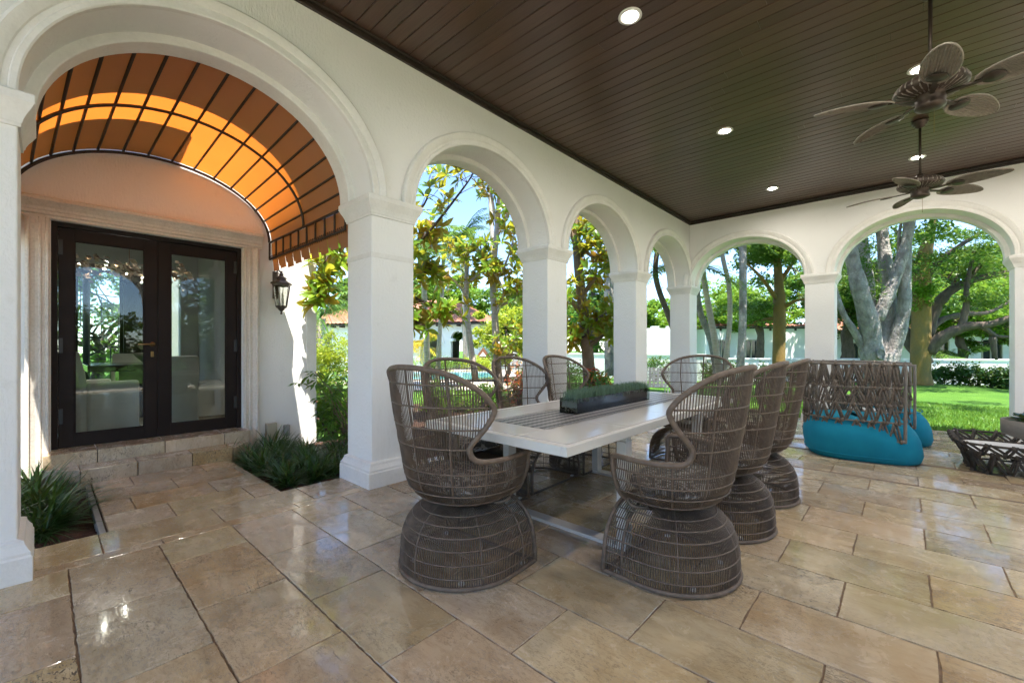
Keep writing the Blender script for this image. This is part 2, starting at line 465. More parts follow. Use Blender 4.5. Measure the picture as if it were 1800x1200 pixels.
def lawn_grass():
    n = 42000
    # blades on the strip of lawn beyond the far arches
    Y = 9.83 + rng.random(n)**1.6 * 7.5; X = -1.0 + rng.random(n) * 10.5
    h = .035 + .05*rng.random(n); a = rng.random(n)*2*math.pi; w = .006 + .004*rng.random(n)
    P = np.stack([X, Y, lawn_z(X, Y) + .0], -1)
    s = np.stack([np.cos(a), np.sin(a), 0*a], -1); l = rng.normal(0, .025, (n, 3)); l[:, 2] = h
    V = np.stack([P - s*w[:, None], P + s*w[:, None], P + l], 1)
    b = MB(); b.add(V.reshape(-1, 3), np.arange(n*3).reshape(-1, 3), False, np.repeat(rng.random(n), 3))
    o = b.build('lawn_grass', M['grass'], kind='stuff')
    tag(o, 'short green lawn grass beyond the far arches', 'grass')
lawn_grass()

# pool terrace seen through the arcade
def quad_world(px0, px1, d0, d1, z):
    a, b_, c_, d_ = gp(px0, d0), gp(px1, d0), gp(px1, d1), gp(px0, d1)
    return [(*a, z), (*b_, z), (*c_, z), (*d_, z)]
b = MB(); b.add(quad_world(380, 960, 13.4, 25.5, -.15), [[0, 1, 2, 3]])
deck = b.build('pool_terrace', M['deck'], kind='structure')
b = MB(); b.add(quad_world(560, 880, 17.2, 22.4, -.135), [[0, 1, 2, 3]])
pool = b.build('pool_water', M['water'], kind='structure')
cop = MB(); q = np.array(quad_world(560, 880, 17.2, 22.4, 0))[:, :2]; cen = q.mean(0); q2 = cen + (q - cen) * np.array([1.05, 1.07])
for i in range(4):
    j = (i + 1) % 4
    cop.add([(*q[i], -.10), (*q[j], -.10), (*q2[j], -.10), (*q2[i], -.10), (*q[i], -.16), (*q[j], -.16)], [[0, 1, 2, 3], [0, 4, 5, 1]])
cop.build('pool_coping', M['deck'], kind='structure')

# ------------------------------------------------------------------ patio floor
floor_b = MB()
for x0, x1, ya, yb in ((-.463, 7.5, -3.0, 5.0), (-.463, 7.5, 5.0, 9.83)):
    za, zb = gz(ya) - .0055, gz(yb) - .0055
    V = [(x0, ya, za), (x1, ya, za), (x1, yb, zb), (x0, yb, zb), (x0, ya, za-.3), (x1, ya, za-.3), (x1, yb, zb-.3), (x0, yb, zb-.3)]
    floor_b.add(V, [[0, 1, 2, 3], [0, 4, 5, 1], [1, 5, 6, 2], [2, 6, 7, 3], [3, 7, 4, 0]])
patio_floor = floor_b.build('patio_floor', M['grout'], kind='structure')

def tile_mesh(lx, ly, seed, jit=.0013, th=.03):
    """a slab with tumbled, slightly wavy edges, its top at z = 0"""
    r = np.random.default_rng(seed); nx, ny = max(3, int(lx/.035)), max(3, int(ly/.035))
    hx, hy = lx/2, ly/2
    pts = []
    for i in range(nx): pts.append((-hx + lx*i/nx, -hy))
    for i in range(ny): pts.append((hx, -hy + ly*i/ny))
    for i in range(nx): pts.append((hx - lx*i/nx, hy))
    for i in range(ny): pts.append((-hx, hy - ly*i/ny))
    P = np.array(pts) + r.normal(0, jit, (len(pts), 2)); n = len(P)
    inn = P * np.array([(hx-.002)/hx, (hy-.002)/hy])
    V = np.vstack([np.c_[P, np.full(n, -th)], np.c_[P, np.full(n, -.003)], np.c_[inn, np.zeros(n)]])
    b = MB(); b.add(V, grid_faces(3, n, True), False)
    b.F.append((np.arange(2*n, 3*n)[None, :], False))
    me = b.mesh('tile'); me.materials.append(M['trav'])
    return me
_tm = {}
def tile_get(lx, ly, k):
    key = (round(lx, 3), round(ly, 3), k)
    if key not in _tm: _tm[key] = tile_mesh(lx, ly, 100*k + len(_tm))
    return _tm[key]
GAP = .0062
def place_tile(x0, x1, y0, y1, parent, gap=GAP, z=None, slope=True):
    lx, ly = x1-x0-gap, y1-y0-gap
    if lx < .03 or ly < .03: return None
    o = bpy.data.objects.new('tile', tile_get(lx, ly, random.randrange(4))); C.objects.link(o); o.parent = parent
    yc = (y0+y1)/2
    zz = (gz(yc) if z is None else z) + random.uniform(-.0012, .0012)
    o.location = ((x0+x1)/2, yc, zz)
    o.rotation_euler = ((-.033 if (slope and yc > 5.0) else 0) + random.uniform(-.0012, .0012), random.uniform(-.0012, .0012), 0 if random.random() < .5 else math.pi)
    return o
def cam_depth(x, y): return -(x-CAMX)*sn + (y-CAMY)*cs
def cam_px(x, y): 
    d = cam_depth(x, y); return 900 + 752*((x-CAMX)*cs + (y-CAMY)*sn)/d
slots = []
XR = 7.3
for kc in range(-7, 26):
    y0 = .09 + .385*kc; y1 = min(y0 + .385, 9.83)
    if y1 <= y0 + .05: continue
    start = (.367 if kc % 2 else .67)
    xs = [.02]; x = start - .623*2
    while x < XR:
        if x > .05: xs.append(x)
        x += .623
    xs.append(XR)
    for a_, b_ in zip(xs[:-1], xs[1:]): slots.append((a_, b_, y0, y1))
by = -2.2
while by < 9.8:
    slots.append((-.463, -.082, by - .003, min(by + .607, 9.83))); by += .61
by = -1.9
while by < 9.8:
    slots.append((-.082, .02, by, min(by + .8, 9.83))); by += .8
def vis(s):
    x, y = (s[0]+s[1])/2, (s[2]+s[3])/2; d = cam_depth(x, y)
    if d < .9: return -1
    p = cam_px(x, y)
    if p < -450 or p > 2250 or 609 + 752*1.21/d > 1750: return -1
    return 1/d
slots = sorted(slots, key=lambda s: -vis(s))
rest = MB()
for i, s in enumerate(slots):
    if vis(s) > 0 and i < 292: place_tile(*s, patio_floor)
    else:
        ym = (s[2]+s[3])/2; me = tile_mesh(s[1]-s[0]-GAP, s[3]-s[2]-GAP, i)
        co = np.empty(len(me.vertices)*3); me.vertices.foreach_get('co', co); co = co.reshape(-1, 3)
        co = co + np.array([(s[0]+s[1])/2, ym, 0]); co[:, 2] += np.where(co[:, 1] > 5, -.033*(co[:, 1]-5), 0)
        n = len(co)//3
        rest.add(co, grid_faces(3, n, True)); rest.F.append((np.arange(2*n, 3*n)[None, :] + rest.n - len(co), False))
        bpy.data.meshes.remove(me)
if rest.n: rest.build('tile_field', M['trav'], patio_floor, kind='stuff')

# walk to the door
walk = MB().box(-1.96, -.463, .285, 1.34, -.3, -.006).build('walkway', M['grout'], kind='structure')
rows = [-.463, -.84, -1.215, -1.59, -1.945]
for i in range(4):
    js = [.285, .285+(.36, .18, .5, .25)[i], .285+(.86, .70, 1.0, .78)[i], 1.34]
    for a_, b_ in zip(js[:-1], js[1:]): place_tile(rows[i+1], rows[i], a_, b_, walk, .006)

# planting beds either side of the walk
def bed(name, x0, x1, y0, y1):
    nx, ny = 28, 24; X, Y = np.meshgrid(np.linspace(x0, x1, nx), np.linspace(y0, y1, ny))
    Z = -.075 + rng.normal(0, .012, X.shape)
    b = MB(); b.grid(np.stack([X, Y, Z], -1))
    return b.build(name, M['soil'], kind='structure')
bed('planting_bed', -2.42, -.47, -2.6, .25)
bed('planting_bed', -2.42, -.47, 1.36, 3.2)
bed('planting_bed', -4.6, -.47, 3.18, 9.8)
b = MB().box(-1.95, -.47, .245, .279, -.2, -.012)
tag(b.build('bed_edging', M['edging'], bevel=.004), 'grey edging strip between the left planting bed and the walk', 'edging')

# ================================================================== loggia walls with arches
ZS, RISE, ZTOP = 2.515, .855, 4.0
TH = .43
def square_loft(mb, x0, x1, y0, y1, prof):
    V = []
    for o, z in prof:
        V.append([(x0-o, y0-o, z), (x1+o, y0-o, z), (x1+o, y1+o, z), (x0-o, y1+o, z)])
    k = len(prof); n0 = mb.n
    mb.add(np.array(V), grid_faces(k, 4, True))
    mb.F.append((np.array([[3, 2, 1, 0]]) + n0, False)); mb.F.append((np.array([[0, 1, 2, 3]]) + n0 + 4*(k-1), False))
CAP = [(.0, 2.345), (.010, 2.345), (.012, 2.362), (.016, 2.366), (.020, 2.385), (.030, 2.410), (.046, 2.440), (.056, 2.462), (.060, 2.468), (.060, 2.508), (.056, 2.5149)]
PLN = [(.052, -.25), (.052, .125), (.046, .135), (.046, .150), (.036, .165), (.026, .185), (.022, .205), (.004, .215), (.0, .216)]
ARCHV = [(-.002, .006), (-.002, -.030), (.006, -.036), (.030, -.036), (.036, -.026), (.058, -.026), (.064, -.034), (.090, -.046), (.116, -.050), (.130, -.040), (.134, .006)]
BACKR = [(.02, .30), (-.050, .30), (-.056, .305), (-.056, .462), (-.05, .468), (.10, .468), (.105, .42)]
def arcade(name, label, fmap, openings, u0, u1, piers):
    t = thing(name, label, 'arcade wall', fmap(0, 0, 0))
    org = Vector(fmap(0, 0, 0))
    def W(U): return np.array([np.array(fmap(*p)) for p in U]) - np.array(org)
    th = np.linspace(math.pi, 0, 49)
    wall = MB()
    edges = [u0] + [e for o in openings for e in o] + [u1]
    for i in range(0, len(edges), 2):                       # solid masses over the piers
        a_, b_ = edges[i], edges[i+1]
        P = [(a_, 0, ZS), (b_, 0, ZS), (b_, 0, ZTOP), (a_, 0, ZTOP), (a_, TH, ZS), (b_, TH, ZS), (b_, TH, ZTOP), (a_, TH, ZTOP)]
        wall.add(W(P), [[0, 1, 2, 3], [5, 4, 7, 6], [0, 4, 5, 1], [3, 2, 6, 7]])
    for a_, b_ in openings:
        uc, hw = (a_+b_)/2, (b_-a_)/2
        lo = [(uc + hw*math.cos(q), ZS + RISE*math.sin(q)) for q in th]
        for w in (0, TH):
            G = np.array([W([(u, w, z) for u, z in lo]), W([(u, w, ZTOP) for u, z in lo])])
            wall.grid(G, False)
        G = np.array([W([(u, 0, z) for u, z in lo]), W([(u, TH, z) for u, z in lo])]); wall.grid(G, True)
        G = np.array([W([(u, 0, ZTOP) for u, z in lo]), W([(u, TH, ZTOP) for u, z in lo])]); wall.grid(G, False)
    wall.build('wall', M['stucco'], t)
    for a_, b_ in openings:
        uc, hw = (a_+b_)/2, (b_-a_)/2
        for nm, prof in (('archivolt', ARCHV), ('outer_archivolt', BACKR)):
            G = np.array([W([(uc + (hw+o)*math.cos(q), w, ZS + (RISE+o)*math.sin(q)) for q in th]) for o, w in prof])
            mb = MB(); mb.grid(G, True)
            o = mb.build(nm, M['stucco_trim'], t)
            e = o.modifiers.new('edge', 'EDGE_SPLIT'); e.split_angle = rad(28)
    for a_, b_, zb in piers:
        c0, c1 = np.array(fmap(a_, 0, 0)), np.array(fmap(b_, TH, 0))
        lo_, hi_ = np.minimum(c0, c1), np.maximum(c0, c1)
        ctr = (lo_ + hi_)/2; hx, hy = (hi_-lo_)[0]/2, (hi_-lo_)[1]/2
        loc = Vector((ctr[0], ctr[1], zb)) - org
        p = MB().box(-hx, hx, -hy, hy, .0-zb-.25, 2.50-zb).build('pillar', M['stucco'], t, loc, .008)
        m = MB(); square_loft(m, -hx, hx, -hy, hy, [(o, z - zb) for o, z in CAP]); m.build('capital', M['stucco_trim'], p, bevel=.002)
        m = MB(); square_loft(m, -hx, hx, -hy, hy, PLN); m.build('plinth', M['stucco_trim'], p, bevel=.002)
        if abs(a_ - 1.905) < .01 and fmap(0, 1, 0)[0] < 0:
            m = MB(); square_loft(m, -hx, hx, -hy, hy, [(0, 1.985), (.003, 1.987), (.004, 2.01), (.003, 2.028), (0, 2.03)]); m.build('scuff_band', M['stucco_trim'], p)
    return t
def fm_left(u, w, z): return (-w, u, z)
def fm_far(u, w, z): return (u, 9.36 + w, z)
def fm_right(u, w, z): return (7.05 + w, u, z)
arcade('arcade_wall', 'white stucco arcade of tall arches along the left, beside awning and magnolias', fm_left,
       [(-2.57, -.52), (-.09, 1.905), (2.335, 4.38), (4.81, 6.855), (7.285, 9.36)], -3.0, 9.79,
       [(-.52, -.09, 0), (1.905, 2.335, 0), (4.38, 4.81, 0), (6.855, 7.285, gz(7)), (9.36, 9.79, gz(9.5))])
arcade('arcade_wall', 'white stucco arcade at the far end, with arches opening on the lawn', fm_far,
       [(0.004, 2.06), (2.494, 4.56), (4.99, 7.04)], 0.002, 7.05, [(2.06, 2.494, gz(9.5)), (4.56, 4.99, gz(9.5))])
arcade('arcade_wall', 'white stucco arcade on the right side of the patio, out of view', fm_right,
       [(-2.6, -.55), (-.12, 1.93), (2.36, 4.41), (4.84, 6.89), (7.32, 9.35)], -3.0, 9.79,
       [(-3.0, -2.6, 0), (-.55, -.12, 0), (1.93, 2.36, 0), (4.41, 4.84, 0), (6.89, 7.32, gz(7)), (9.35, 9.79, gz(9.5))])
b = MB(); b.add([(7.5, -14, -.17), (11.2, -14, -.17), (11.2, 9.83, -.17), (7.5, 9.83, -.17)], [[0, 1, 2, 3]]); b.add([(-.47, -14, -.16), (7.5, -14, -.16), (7.5, -3.0, -.16), (-.47, -3.0, -.16)], [[0, 1, 2, 3]])  # unseen pale paving, added to bounce sunlight into the loggia
b.build('bounce_terrace', M['deck'], kind='structure')

# ------------------------------------------------------------------ ceiling of stained boards
ZC = 3.87
cb = MB().box(-.001, 7.051, -3.0, 9.36, ZC+.012, ZC+.05)
ceiling = cb.build('ceiling', M['groove'], kind='structure')
BW = .1303
_bm = {}
def board_mesh(L, k):
    key = (round(L, 2), k)
    if key in _bm: return _bm[key]
    h = BW/2 - .0035
    # boards with eased lower edges
    prof = [(-h, .012), (-h, .004), (-h+.004, 0), (h-.004, 0), (h, .004), (h, .012)]
    V = [[(-L/2, y, z) for y, z in prof], [(L/2, y, z) for y, z in prof]]
    b_ = MB(); b_.grid(np.array(V), False)
    b_.F.append((np.array([[5, 4, 3, 2, 1, 0]]), False)); b_.F.append((np.array([[6, 7, 8, 9, 10, 11]]), False))
    me = b_.mesh('board'); me.materials.append(M['wood']); _bm[key] = me
    return me
yb = 1.596 - BW*17 + BW/2; i = 0
nb = 0
while yb < 9.30:
    cuts = [0.02]; x = (0.9 + (i*1.37) % 2.9)
    while x < 6.6:
        cuts.append(round(x, 1)); x += (2.4, 3.1, 2.7)[i % 3]
    cuts.append(7.03)
    for a_, b_ in zip(cuts[:-1], cuts[1:]):
        o = bpy.data.objects.new('board', board_mesh(b_-a_-.003, 0)); C.objects.link(o); o.parent = ceiling
        o.location = ((a_+b_)/2, yb, ZC + random.uniform(-.0008, .0008)); nb += 1
    yb += BW; i += 1
print('boards', nb)
MB().box(0, 7.05, -2.99, 1.596 - BW*17, ZC, ZC+.011).build('board_field', M['wood'], ceiling)
def trim(x0, y0, x1, y1, dx, dy):
    """crown strip that hugs a wall, stepping out towards (dx, dy)"""
    m = MB()
    for s_, z0 in ((.055, ZC-.022), (.028, ZC-.062)):
        xa, xb = sorted((x0, x1 + dx*s_ if dx else x1)); ya, yb_ = sorted((y0, y1 + dy*s_ if dy else y1))
        m.box(xa, xb, ya, yb_, z0, z0 + (.0215 if s_ > .03 else .0395))
    m.build('ceiling_trim', M['wood_trim'], ceiling, bevel=.004)
trim(.001, -2.9, .001, 9.355, 1, 0)
trim(.03, 9.3585, 7.0, 9.3585, 0, -1)
# roof slab over the loggia, with a small eave
r = MB().box(-1.0, 7.95, -3.6, 9.93, 4.002, 4.12)
r.add([(-1.02, -3.62, 4.12), (7.97, -3.62, 4.12), (7.97, 9.95, 4.12), (-1.02, 9.95, 4.12), (2.6, -.2, 5.3), (4.5, -.2, 5.3), (4.5, 6.8, 5.3), (2.6, 6.8, 5.3)],
      [[0, 1, 5, 4], [1, 2, 6, 5], [2, 3, 7, 6], [3, 0, 4, 7], [4, 5, 6, 7]])
tag(r.build('patio_roof', M['terracotta']), 'terracotta roof over the whole patio', 'roof')

# ================================================================== house with the glazed double door
WX = -2.42
house = thing('house', 'white stucco house front with stone door surround and dark glazed double door', 'house', (WX, 0, 0))
def hb(): return MB()
wl = MB()
Y0, Y1, Z1 = .045, 1.60, 2.385
wl.box(-.25, 0, -3.4, Y0, -.3, 4.6).box(-.25, 0, Y1, 2.455, -.3, 4.6).box(-.25, 0, Y0, Y1, Z1, 4.6).box(-.25, 0, Y0, Y1, -.3, .24)
wl.box(-8, -.25, 2.20, 2.455, -.3, 4.6)
wl.build('wall', M['stucco'], house)
MB().box(.001, .02, 2.33, 2.457, -.2, 4.59).build('corner_board', M['stucco_trim'], house, bevel=.004)
MB().box(-1.2, 1.02, -3.6, .80, 4.35, 4.5).build('eave', M['eave_wood'], house)
MB().box(-8, 1.02, -3.6, .80, 4.501, 4.62).build('roof', M['terracotta'], house)
# fluted surround
def flute(y0, y1, z0, z1, flip):
    n = 13; ys = np.linspace(y0, y1, 40); t = (ys-y0)/(y1-y0)
    if flip: t = 1 - t
    prof = [(0.0, .0), (.0, .052), (.10, .06), (.16, .06), (.18, .045), (.24, .040), (.40, .030), (.52, .028), (.56, .036), (.62, .036), (.65, .024), (.80, .020), (.84, .03), (.93, .03), (.95, .012), (1.0, .012), (1.0, 0)]
    P = [((y0 + (y1-y0)*(1-a if flip else a)), x) for a, x in prof]
    G = np.array([[(x, y, z0) for y, x in P], [(x, y, z1) for y, x in P]])
    m = MB(); m.grid(G, False); return m
flute(-.115, .04, -.12, 2.387, False).build('door_jamb', M['cast_stone'], house)
flute(1.605, 1.76, -.12, 2.387, True).build('door_jamb', M['cast_stone'], house)
prof = [(0, 2.388), (.020, 2.388), (.020, 2.41), (.036, 2.42), (.036, 2.445), (.045, 2.452), (.052, 2.475), (.075, 2.505), (.095, 2.525), (.10, 2.53), (.10, 2.56), (.09, 2.567), (0, 2.567)]
MB().prism(prof, 1, -.16, 1.80).build('door_lintel', M['cast_stone'], house, bevel=.002)
# steps of travertine blocks
def block(poly, z0, z1, name='step_block', par=house):
    P = np.array(poly); c_ = P.mean(0); h_ = z1 - z0
    m = MB(); m.prism(P - c_, 2, -h_, 0)
    o = m.build(name, M['trav'], par, (c_[0], c_[1], z1), .004); return o
g = .003
def steps():
    xs0, xs1 = -1.945 - WX, -2.20 - WX
    for a_, b_ in ((.215, .60), (.60, 1.02), (1.02, 1.375)):
        block([(xs1, a_+g), (xs0, a_+g), (xs0, b_-g), (xs1, b_-g)], -.05, .125)
    block([(xs1, -.02), (xs1 + .0, .213), (xs0 - .0, .213)], -.05, .125)
    block([(xs1, 1.378), (xs0, 1.378), (xs1, 1.60)], -.05, .125)
    for a_, b_ in ((-.01, .34), (.34, .84), (.84, 1.36), (1.36, 1.62)):
        block([(-.24, a_+g), (xs1-.004, a_+g), (xs1-.004, b_-g), (-.24, b_-g)], -.05, .243)
steps()
# double door
DX = -.10
door_frame = MB()
door_frame.box(DX-.05, DX+.04, Y0, Y0+.045, .245, Z1).box(DX-.05, DX+.04, Y1-.045, Y1, .245, Z1).box(DX-.05, DX+.04, Y0+.045, Y1-.045, Z1-.045, Z1)
door_frame.build('door_frame', M['bronze'], house, bevel=.003)
def leaf(y0, y1, handle):
    z0, z1 = .25, Z1-.05; s = .105
    m = MB(); a_, b_ = -.028, .028
    m.box(a_, b_, y0, y0+s, z0, z1).box(a_, b_, y1-s, y1, z0, z1).box(a_, b_, y0+s, y1-s, z0, z0+.12).box(a_, b_, y0+s, y1-s, z1-.11, z1)
    for q in ((y0+s-.001, y0+s+.012, z0+.12, z1-.11), (y1-s-.012, y1-s+.001, z0+.12, z1-.11)): m.box(.010, .020, q[0], q[1], q[2], q[3])
    m.box(.010, .020, y0+s, y1-s, z0+.119, z0+.132).box(.010, .020, y0+s, y1-s, z1-.122, z1-.109)
    o = m.build('door_leaf', M['bronze'], house, (DX, 0, 0), .003)
    MB().box(-.006, .006, y0+s-.004, y1-s+.004, z0+.116, z1-.106).build('glass_pane', M['glass'], o)
    hy = y0 + .012 if not handle else y1 - .012
    ye = y0 if handle else y1
    for zc_ in (.55, 1.22, 2.15): MB().box(.0285, .046, ye - (.0 if handle else .03), ye + (.03 if handle else .0), zc_-.07, zc_+.07).build('hinge', M['iron'], o)
    if handle:
        h = MB(); h.lathe([(0, -.001), (.024, -.001), (.024, .012), (0, .013)], 16)
        me = h.mesh('rose'); me.transform(Matrix.Rotation(rad(90), 4, 'Y')); 
        q = ob('handle_rose', me, M['brass'], o, (.029, y1-.045, 1.235))
        h = MB(); h.tube([(.03, y1-.045, 1.235), (.075, y1-.045, 1.235), (.08, y1-.06, 1.235), (.08, y1-.165, 1.233)], .0085, 8); h.build('handle', M['brass'], o)
        h = MB(); h.box(.029, .037, y1-.058, y1-.032, 1.10, 1.16); h.build('keyhole_plate', M['brass'], o, bevel=.006)
leaf(Y0+.047, (Y0+Y1)/2-.002, True)
leaf((Y0+Y1)/2+.002, Y1-.047, False)

# ------------------------------------------------------------------ barrel awning over the walk
AY, AW, AZ, AR = .83, 1.06, 2.49, .70
XB, XF = WX + .015, -.50
awn = thing('awning', 'orange brown barrel vaulted fabric awning on a dark frame over the door', 'awning', (XB, AY, AZ))
th = np.linspace(0, math.pi, 61)
def fl(x): return (x - XB) / (XF - XB)
def ap(x, q, o=0.0):
    f = fl(x)                                   # the vault grows from the house arch to the loggia arch
    return (x - XB, .075*f + (AW - .03*f + o)*math.cos(q), .035*f + (AR + .175*f + o)*math.sin(q))
def side(x, s_, o, z):
    p = ap(x, 0 if s_ > 0 else math.pi, o); return (p[0], p[1], p[2] + z)
cl = MB(); xs = np.linspace(XB, XF-.01, 20)
cl.grid(np.array([[ap(x, q, .018 + .004*math.sin(x*9)) for q in th] for x in xs]))
for s_ in (1, -1):
    # side curtain and castellated valance
    ys = s_*(AW + .018)
    cl.grid(np.array([[side(x, s_, .018, 0), side(x, s_, .022, -.10), side(x, s_, .030, -.20)] for x in xs]))
    n = 9; vx = []; step = (XF - XB) / n
    for k_ in range(n):
        x0 = k_*step; base = -.345 + .012*math.sin(k_*2.1)
        for (a_, b_, dz) in ((0, .78, 0), (.78, 1.0, .045)):
            xa, xb_ = x0 + a_*step, x0 + b_*step
            yb2 = ys + s_*.03
            cl.add([side(xa+XB, s_, .030, -.20), side(xb_+XB, s_, .030, -.20), side(xb_+XB, s_, .048, base + dz), side(xa+XB, s_, .048, base + dz)], [[0, 1, 2, 3]])
cl.build('fabric', M['awning'], awn)
for x in (XB+.012, -1.42, XF-.02):
    MB().tube([ap(x, q, -.012) for q in th], .014, 8).build('hoop', M['awning_frame'], awn)
for k_ in range(1, 17):
    q = math.pi*k_/17
    MB().tube([ap(XB+.01, q, .006), ap(XF-.02, q, .006)], .011, 6).build('purlin', M['awning_frame'], awn)
for s_ in (1, -1):
    MB().tube([side(XB+.01, s_, -.008, 0), side(XF-.02, s_, -.008, 0)], .014, 6).build('side_rail', M['awning_frame'], awn)
    MB().tube([side(XB+.01, s_, -.008, -.205), side(XF-.02, s_, -.008, -.205)], .012, 6).build('side_rail', M['awning_frame'], awn)
    for k_ in range(10):
        x_ = XB + .01 + (XF-.03-XB)*k_/9
        MB().tube([side(x_, s_, -.008, 0), side(x_, s_, -.008, -.205)], .011, 6).build('upright', M['awning_frame'], awn)
    lc_ = MB()
    for k_ in range(44):
        x_ = XB + .03 + (XF-.06-XB)*k_/44
        lc_.tube([side(x_, s_, .008, -.155), side(x_+.014, s_, -.024, -.21), side(x_+.03, s_, .008, -.225), side(x_+.042, s_, .008, -.155)], .003, 4, caps=False)
    lc_.build('lacing', M['awning_frame'], awn, kind='stuff')

# ------------------------------------------------------------------ lantern and small boxes on the house wall
def lantern(loc, label):
    t = thing('wall_lantern', label, 'lantern', loc)
    n = 6; a0 = rad(30)
    MB().box(-.20, -.185, -.035, .035, -.08, .26).build('backplate', M['lantern'], t, bevel=.004)
    MB().tube(smooth_path([(-.19, 0, .20), (-.12, 0, .27), (-.03, 0, .235), (0, 0, .21)], 5), .009, 8).build('arm', M['lantern'], t)
    roof = [(.012, .245), (.016, .235), (.010, .225), (.022, .215), (.030, .205), (.022, .195), (.026, .185), (.055, .165), (.066, .16), (.055, .152), (.06, .135), (.085, .115), (.118, .10), (.125, .092), (.122, .082), (.106, .078), (.104, .062), (.092, .058)]
    MB().lathe(roof[::-1], n, smooth=False, a0=a0).build('roof', M['lantern'], t)
    base = [(.0, -.285), (.010, -.28), (.014, -.268), (.008, -.256), (.012, -.246), (.035, -.228), (.040, -.215), (.056, -.205), (.068, -.19), (.070, -.178), (.062, -.176)]
    MB().lathe(base, n, smooth=False, a0=a0).build('base', M['lantern'], t)
    for k_ in range(n):
        a_ = a0 + k_*2*math.pi/n; b_ = a_ + 2*math.pi/n
        p0 = (.098*math.cos(a_), .098*math.sin(a_), .06); p1 = (.064*math.cos(a_), .064*math.sin(a_), -.178)
        MB().tube([p0, p1], .0043, 5).build('bar', M['lantern'], t)
        m = MB(); e = .96
        m.add([(e*.098*math.cos(a_), e*.098*math.sin(a_), .058), (e*.098*math.cos(b_), e*.098*math.sin(b_), .058), (e*.064*math.cos(b_), e*.064*math.sin(b_), -.177), (e*.064*math.cos(a_), e*.064*math.sin(a_), -.177)], [[0, 1, 2, 3]])
        m.build('glass_pane', M['glass_lantern'], t)
    for k_ in range(3):
        a_ = k_*2.1; m = MB(); m.lathe([(0, -.17), (.011, -.17), (.011, -.085), (.006, -.08), (.010, -.06), (.007, -.035), (0, -.02)], 8, (.025*math.cos(a_), .025*math.sin(a_), 0)); m.build('candle', M['slip'], t)
lantern((WX + .205, 1.955, 1.885), 'six sided antique bronze wall lantern with glass panes right of the door')
m = MB().box(0, .07, 1.835, 1.955, .05, .27)
tag(m.build('meter_box', pm('tan_metal', (.42, .37, .26), (.36, .31, .22), 6, .55, .1), loc=(WX+.001, 0, 0), bevel=.01), 'tan utility box low on the house wall above the right bed', 'utility box')
m = MB().box(0, .05, 2.045, 2.115, .08, .22)
tag(m.build('outlet_cover', M['edging'], loc=(WX+.001, 0, 0), bevel=.008), 'small grey weatherproof outlet cover low on the house wall', 'outlet cover')

# ------------------------------------------------------------------ dining room behind the glass
room = MB()
rx0, rx1, ry0, ry1, rz0, rz1 = -7.6, WX-.252, -3.2, 2.195, .235, 3.3
room.box(rx0, rx1, ry0, ry1, rz0-.1, rz0)
rf = room.build('dining_floor', M['room_floor'], kind='structure')
rc = MB().box(rx0, rx1, ry0, ry1, rz1, rz1+.1)
rc.build('dining_ceiling', M['room_wall'], kind='structure')
wl = MB()
wl.box(rx0-.2, rx0, ry0, -.25, rz0, rz1).box(rx0-.2, rx0, 1.05, 1.35, rz0, rz1).box(rx0-.2, rx0, -.25, 1.05, 2.75, rz1).box(rx0-.2, rx0, 1.9, ry1, rz0, rz1).box(rx0-.2, rx0, 1.35, 1.9, 2.75, rz1)
wl.box(rx0, rx1, ry0-.2, ry0, rz0, rz1).box(rx0, rx1, ry1+.0005, ry1+.004, rz0, rz1)
wl.box(rx1-.02, rx1-.001, ry0, Y0-.02, rz0, rz1).box(rx1-.02, rx1-.001, Y1+.02, ry1, rz0, rz1).box(rx1-.02, rx1-.001, Y0-.02, Y1+.02, Z1+.02, rz1)
tag(wl.build('dining_room_wall', M['room_wall']), 'pale grey dining room walls seen through the glazed door', 'wall')
wf = thing('window_frame', 'tall dark framed garden window at the back of the dining room', 'window', (rx0-.1, .4, rz0))
m = MB().box(-.04, .04, -.65, -.58, 0, 2.515).box(-.04, .04, .58, .65, 0, 2.515).box(-.04, .04, -.58, .58, 2.44, 2.515).box(-.03, .03, -.02, .02, 0, 2.44)
m.build('frame', M['bronze'], wf)
MB().box(-.005, .005, -.58, .58, 0, 2.44).build('glass_pane', M['glass_clear'], wf)
MB().box(rx0+.03, rx0+.10, 1.02, 1.36, rz0, 2.74).build('curtain', M['bronze'])['label'] = 'dark curtain panel beside the dining room window'
bpy.data.objects['curtain']['category'] = 'curtain'

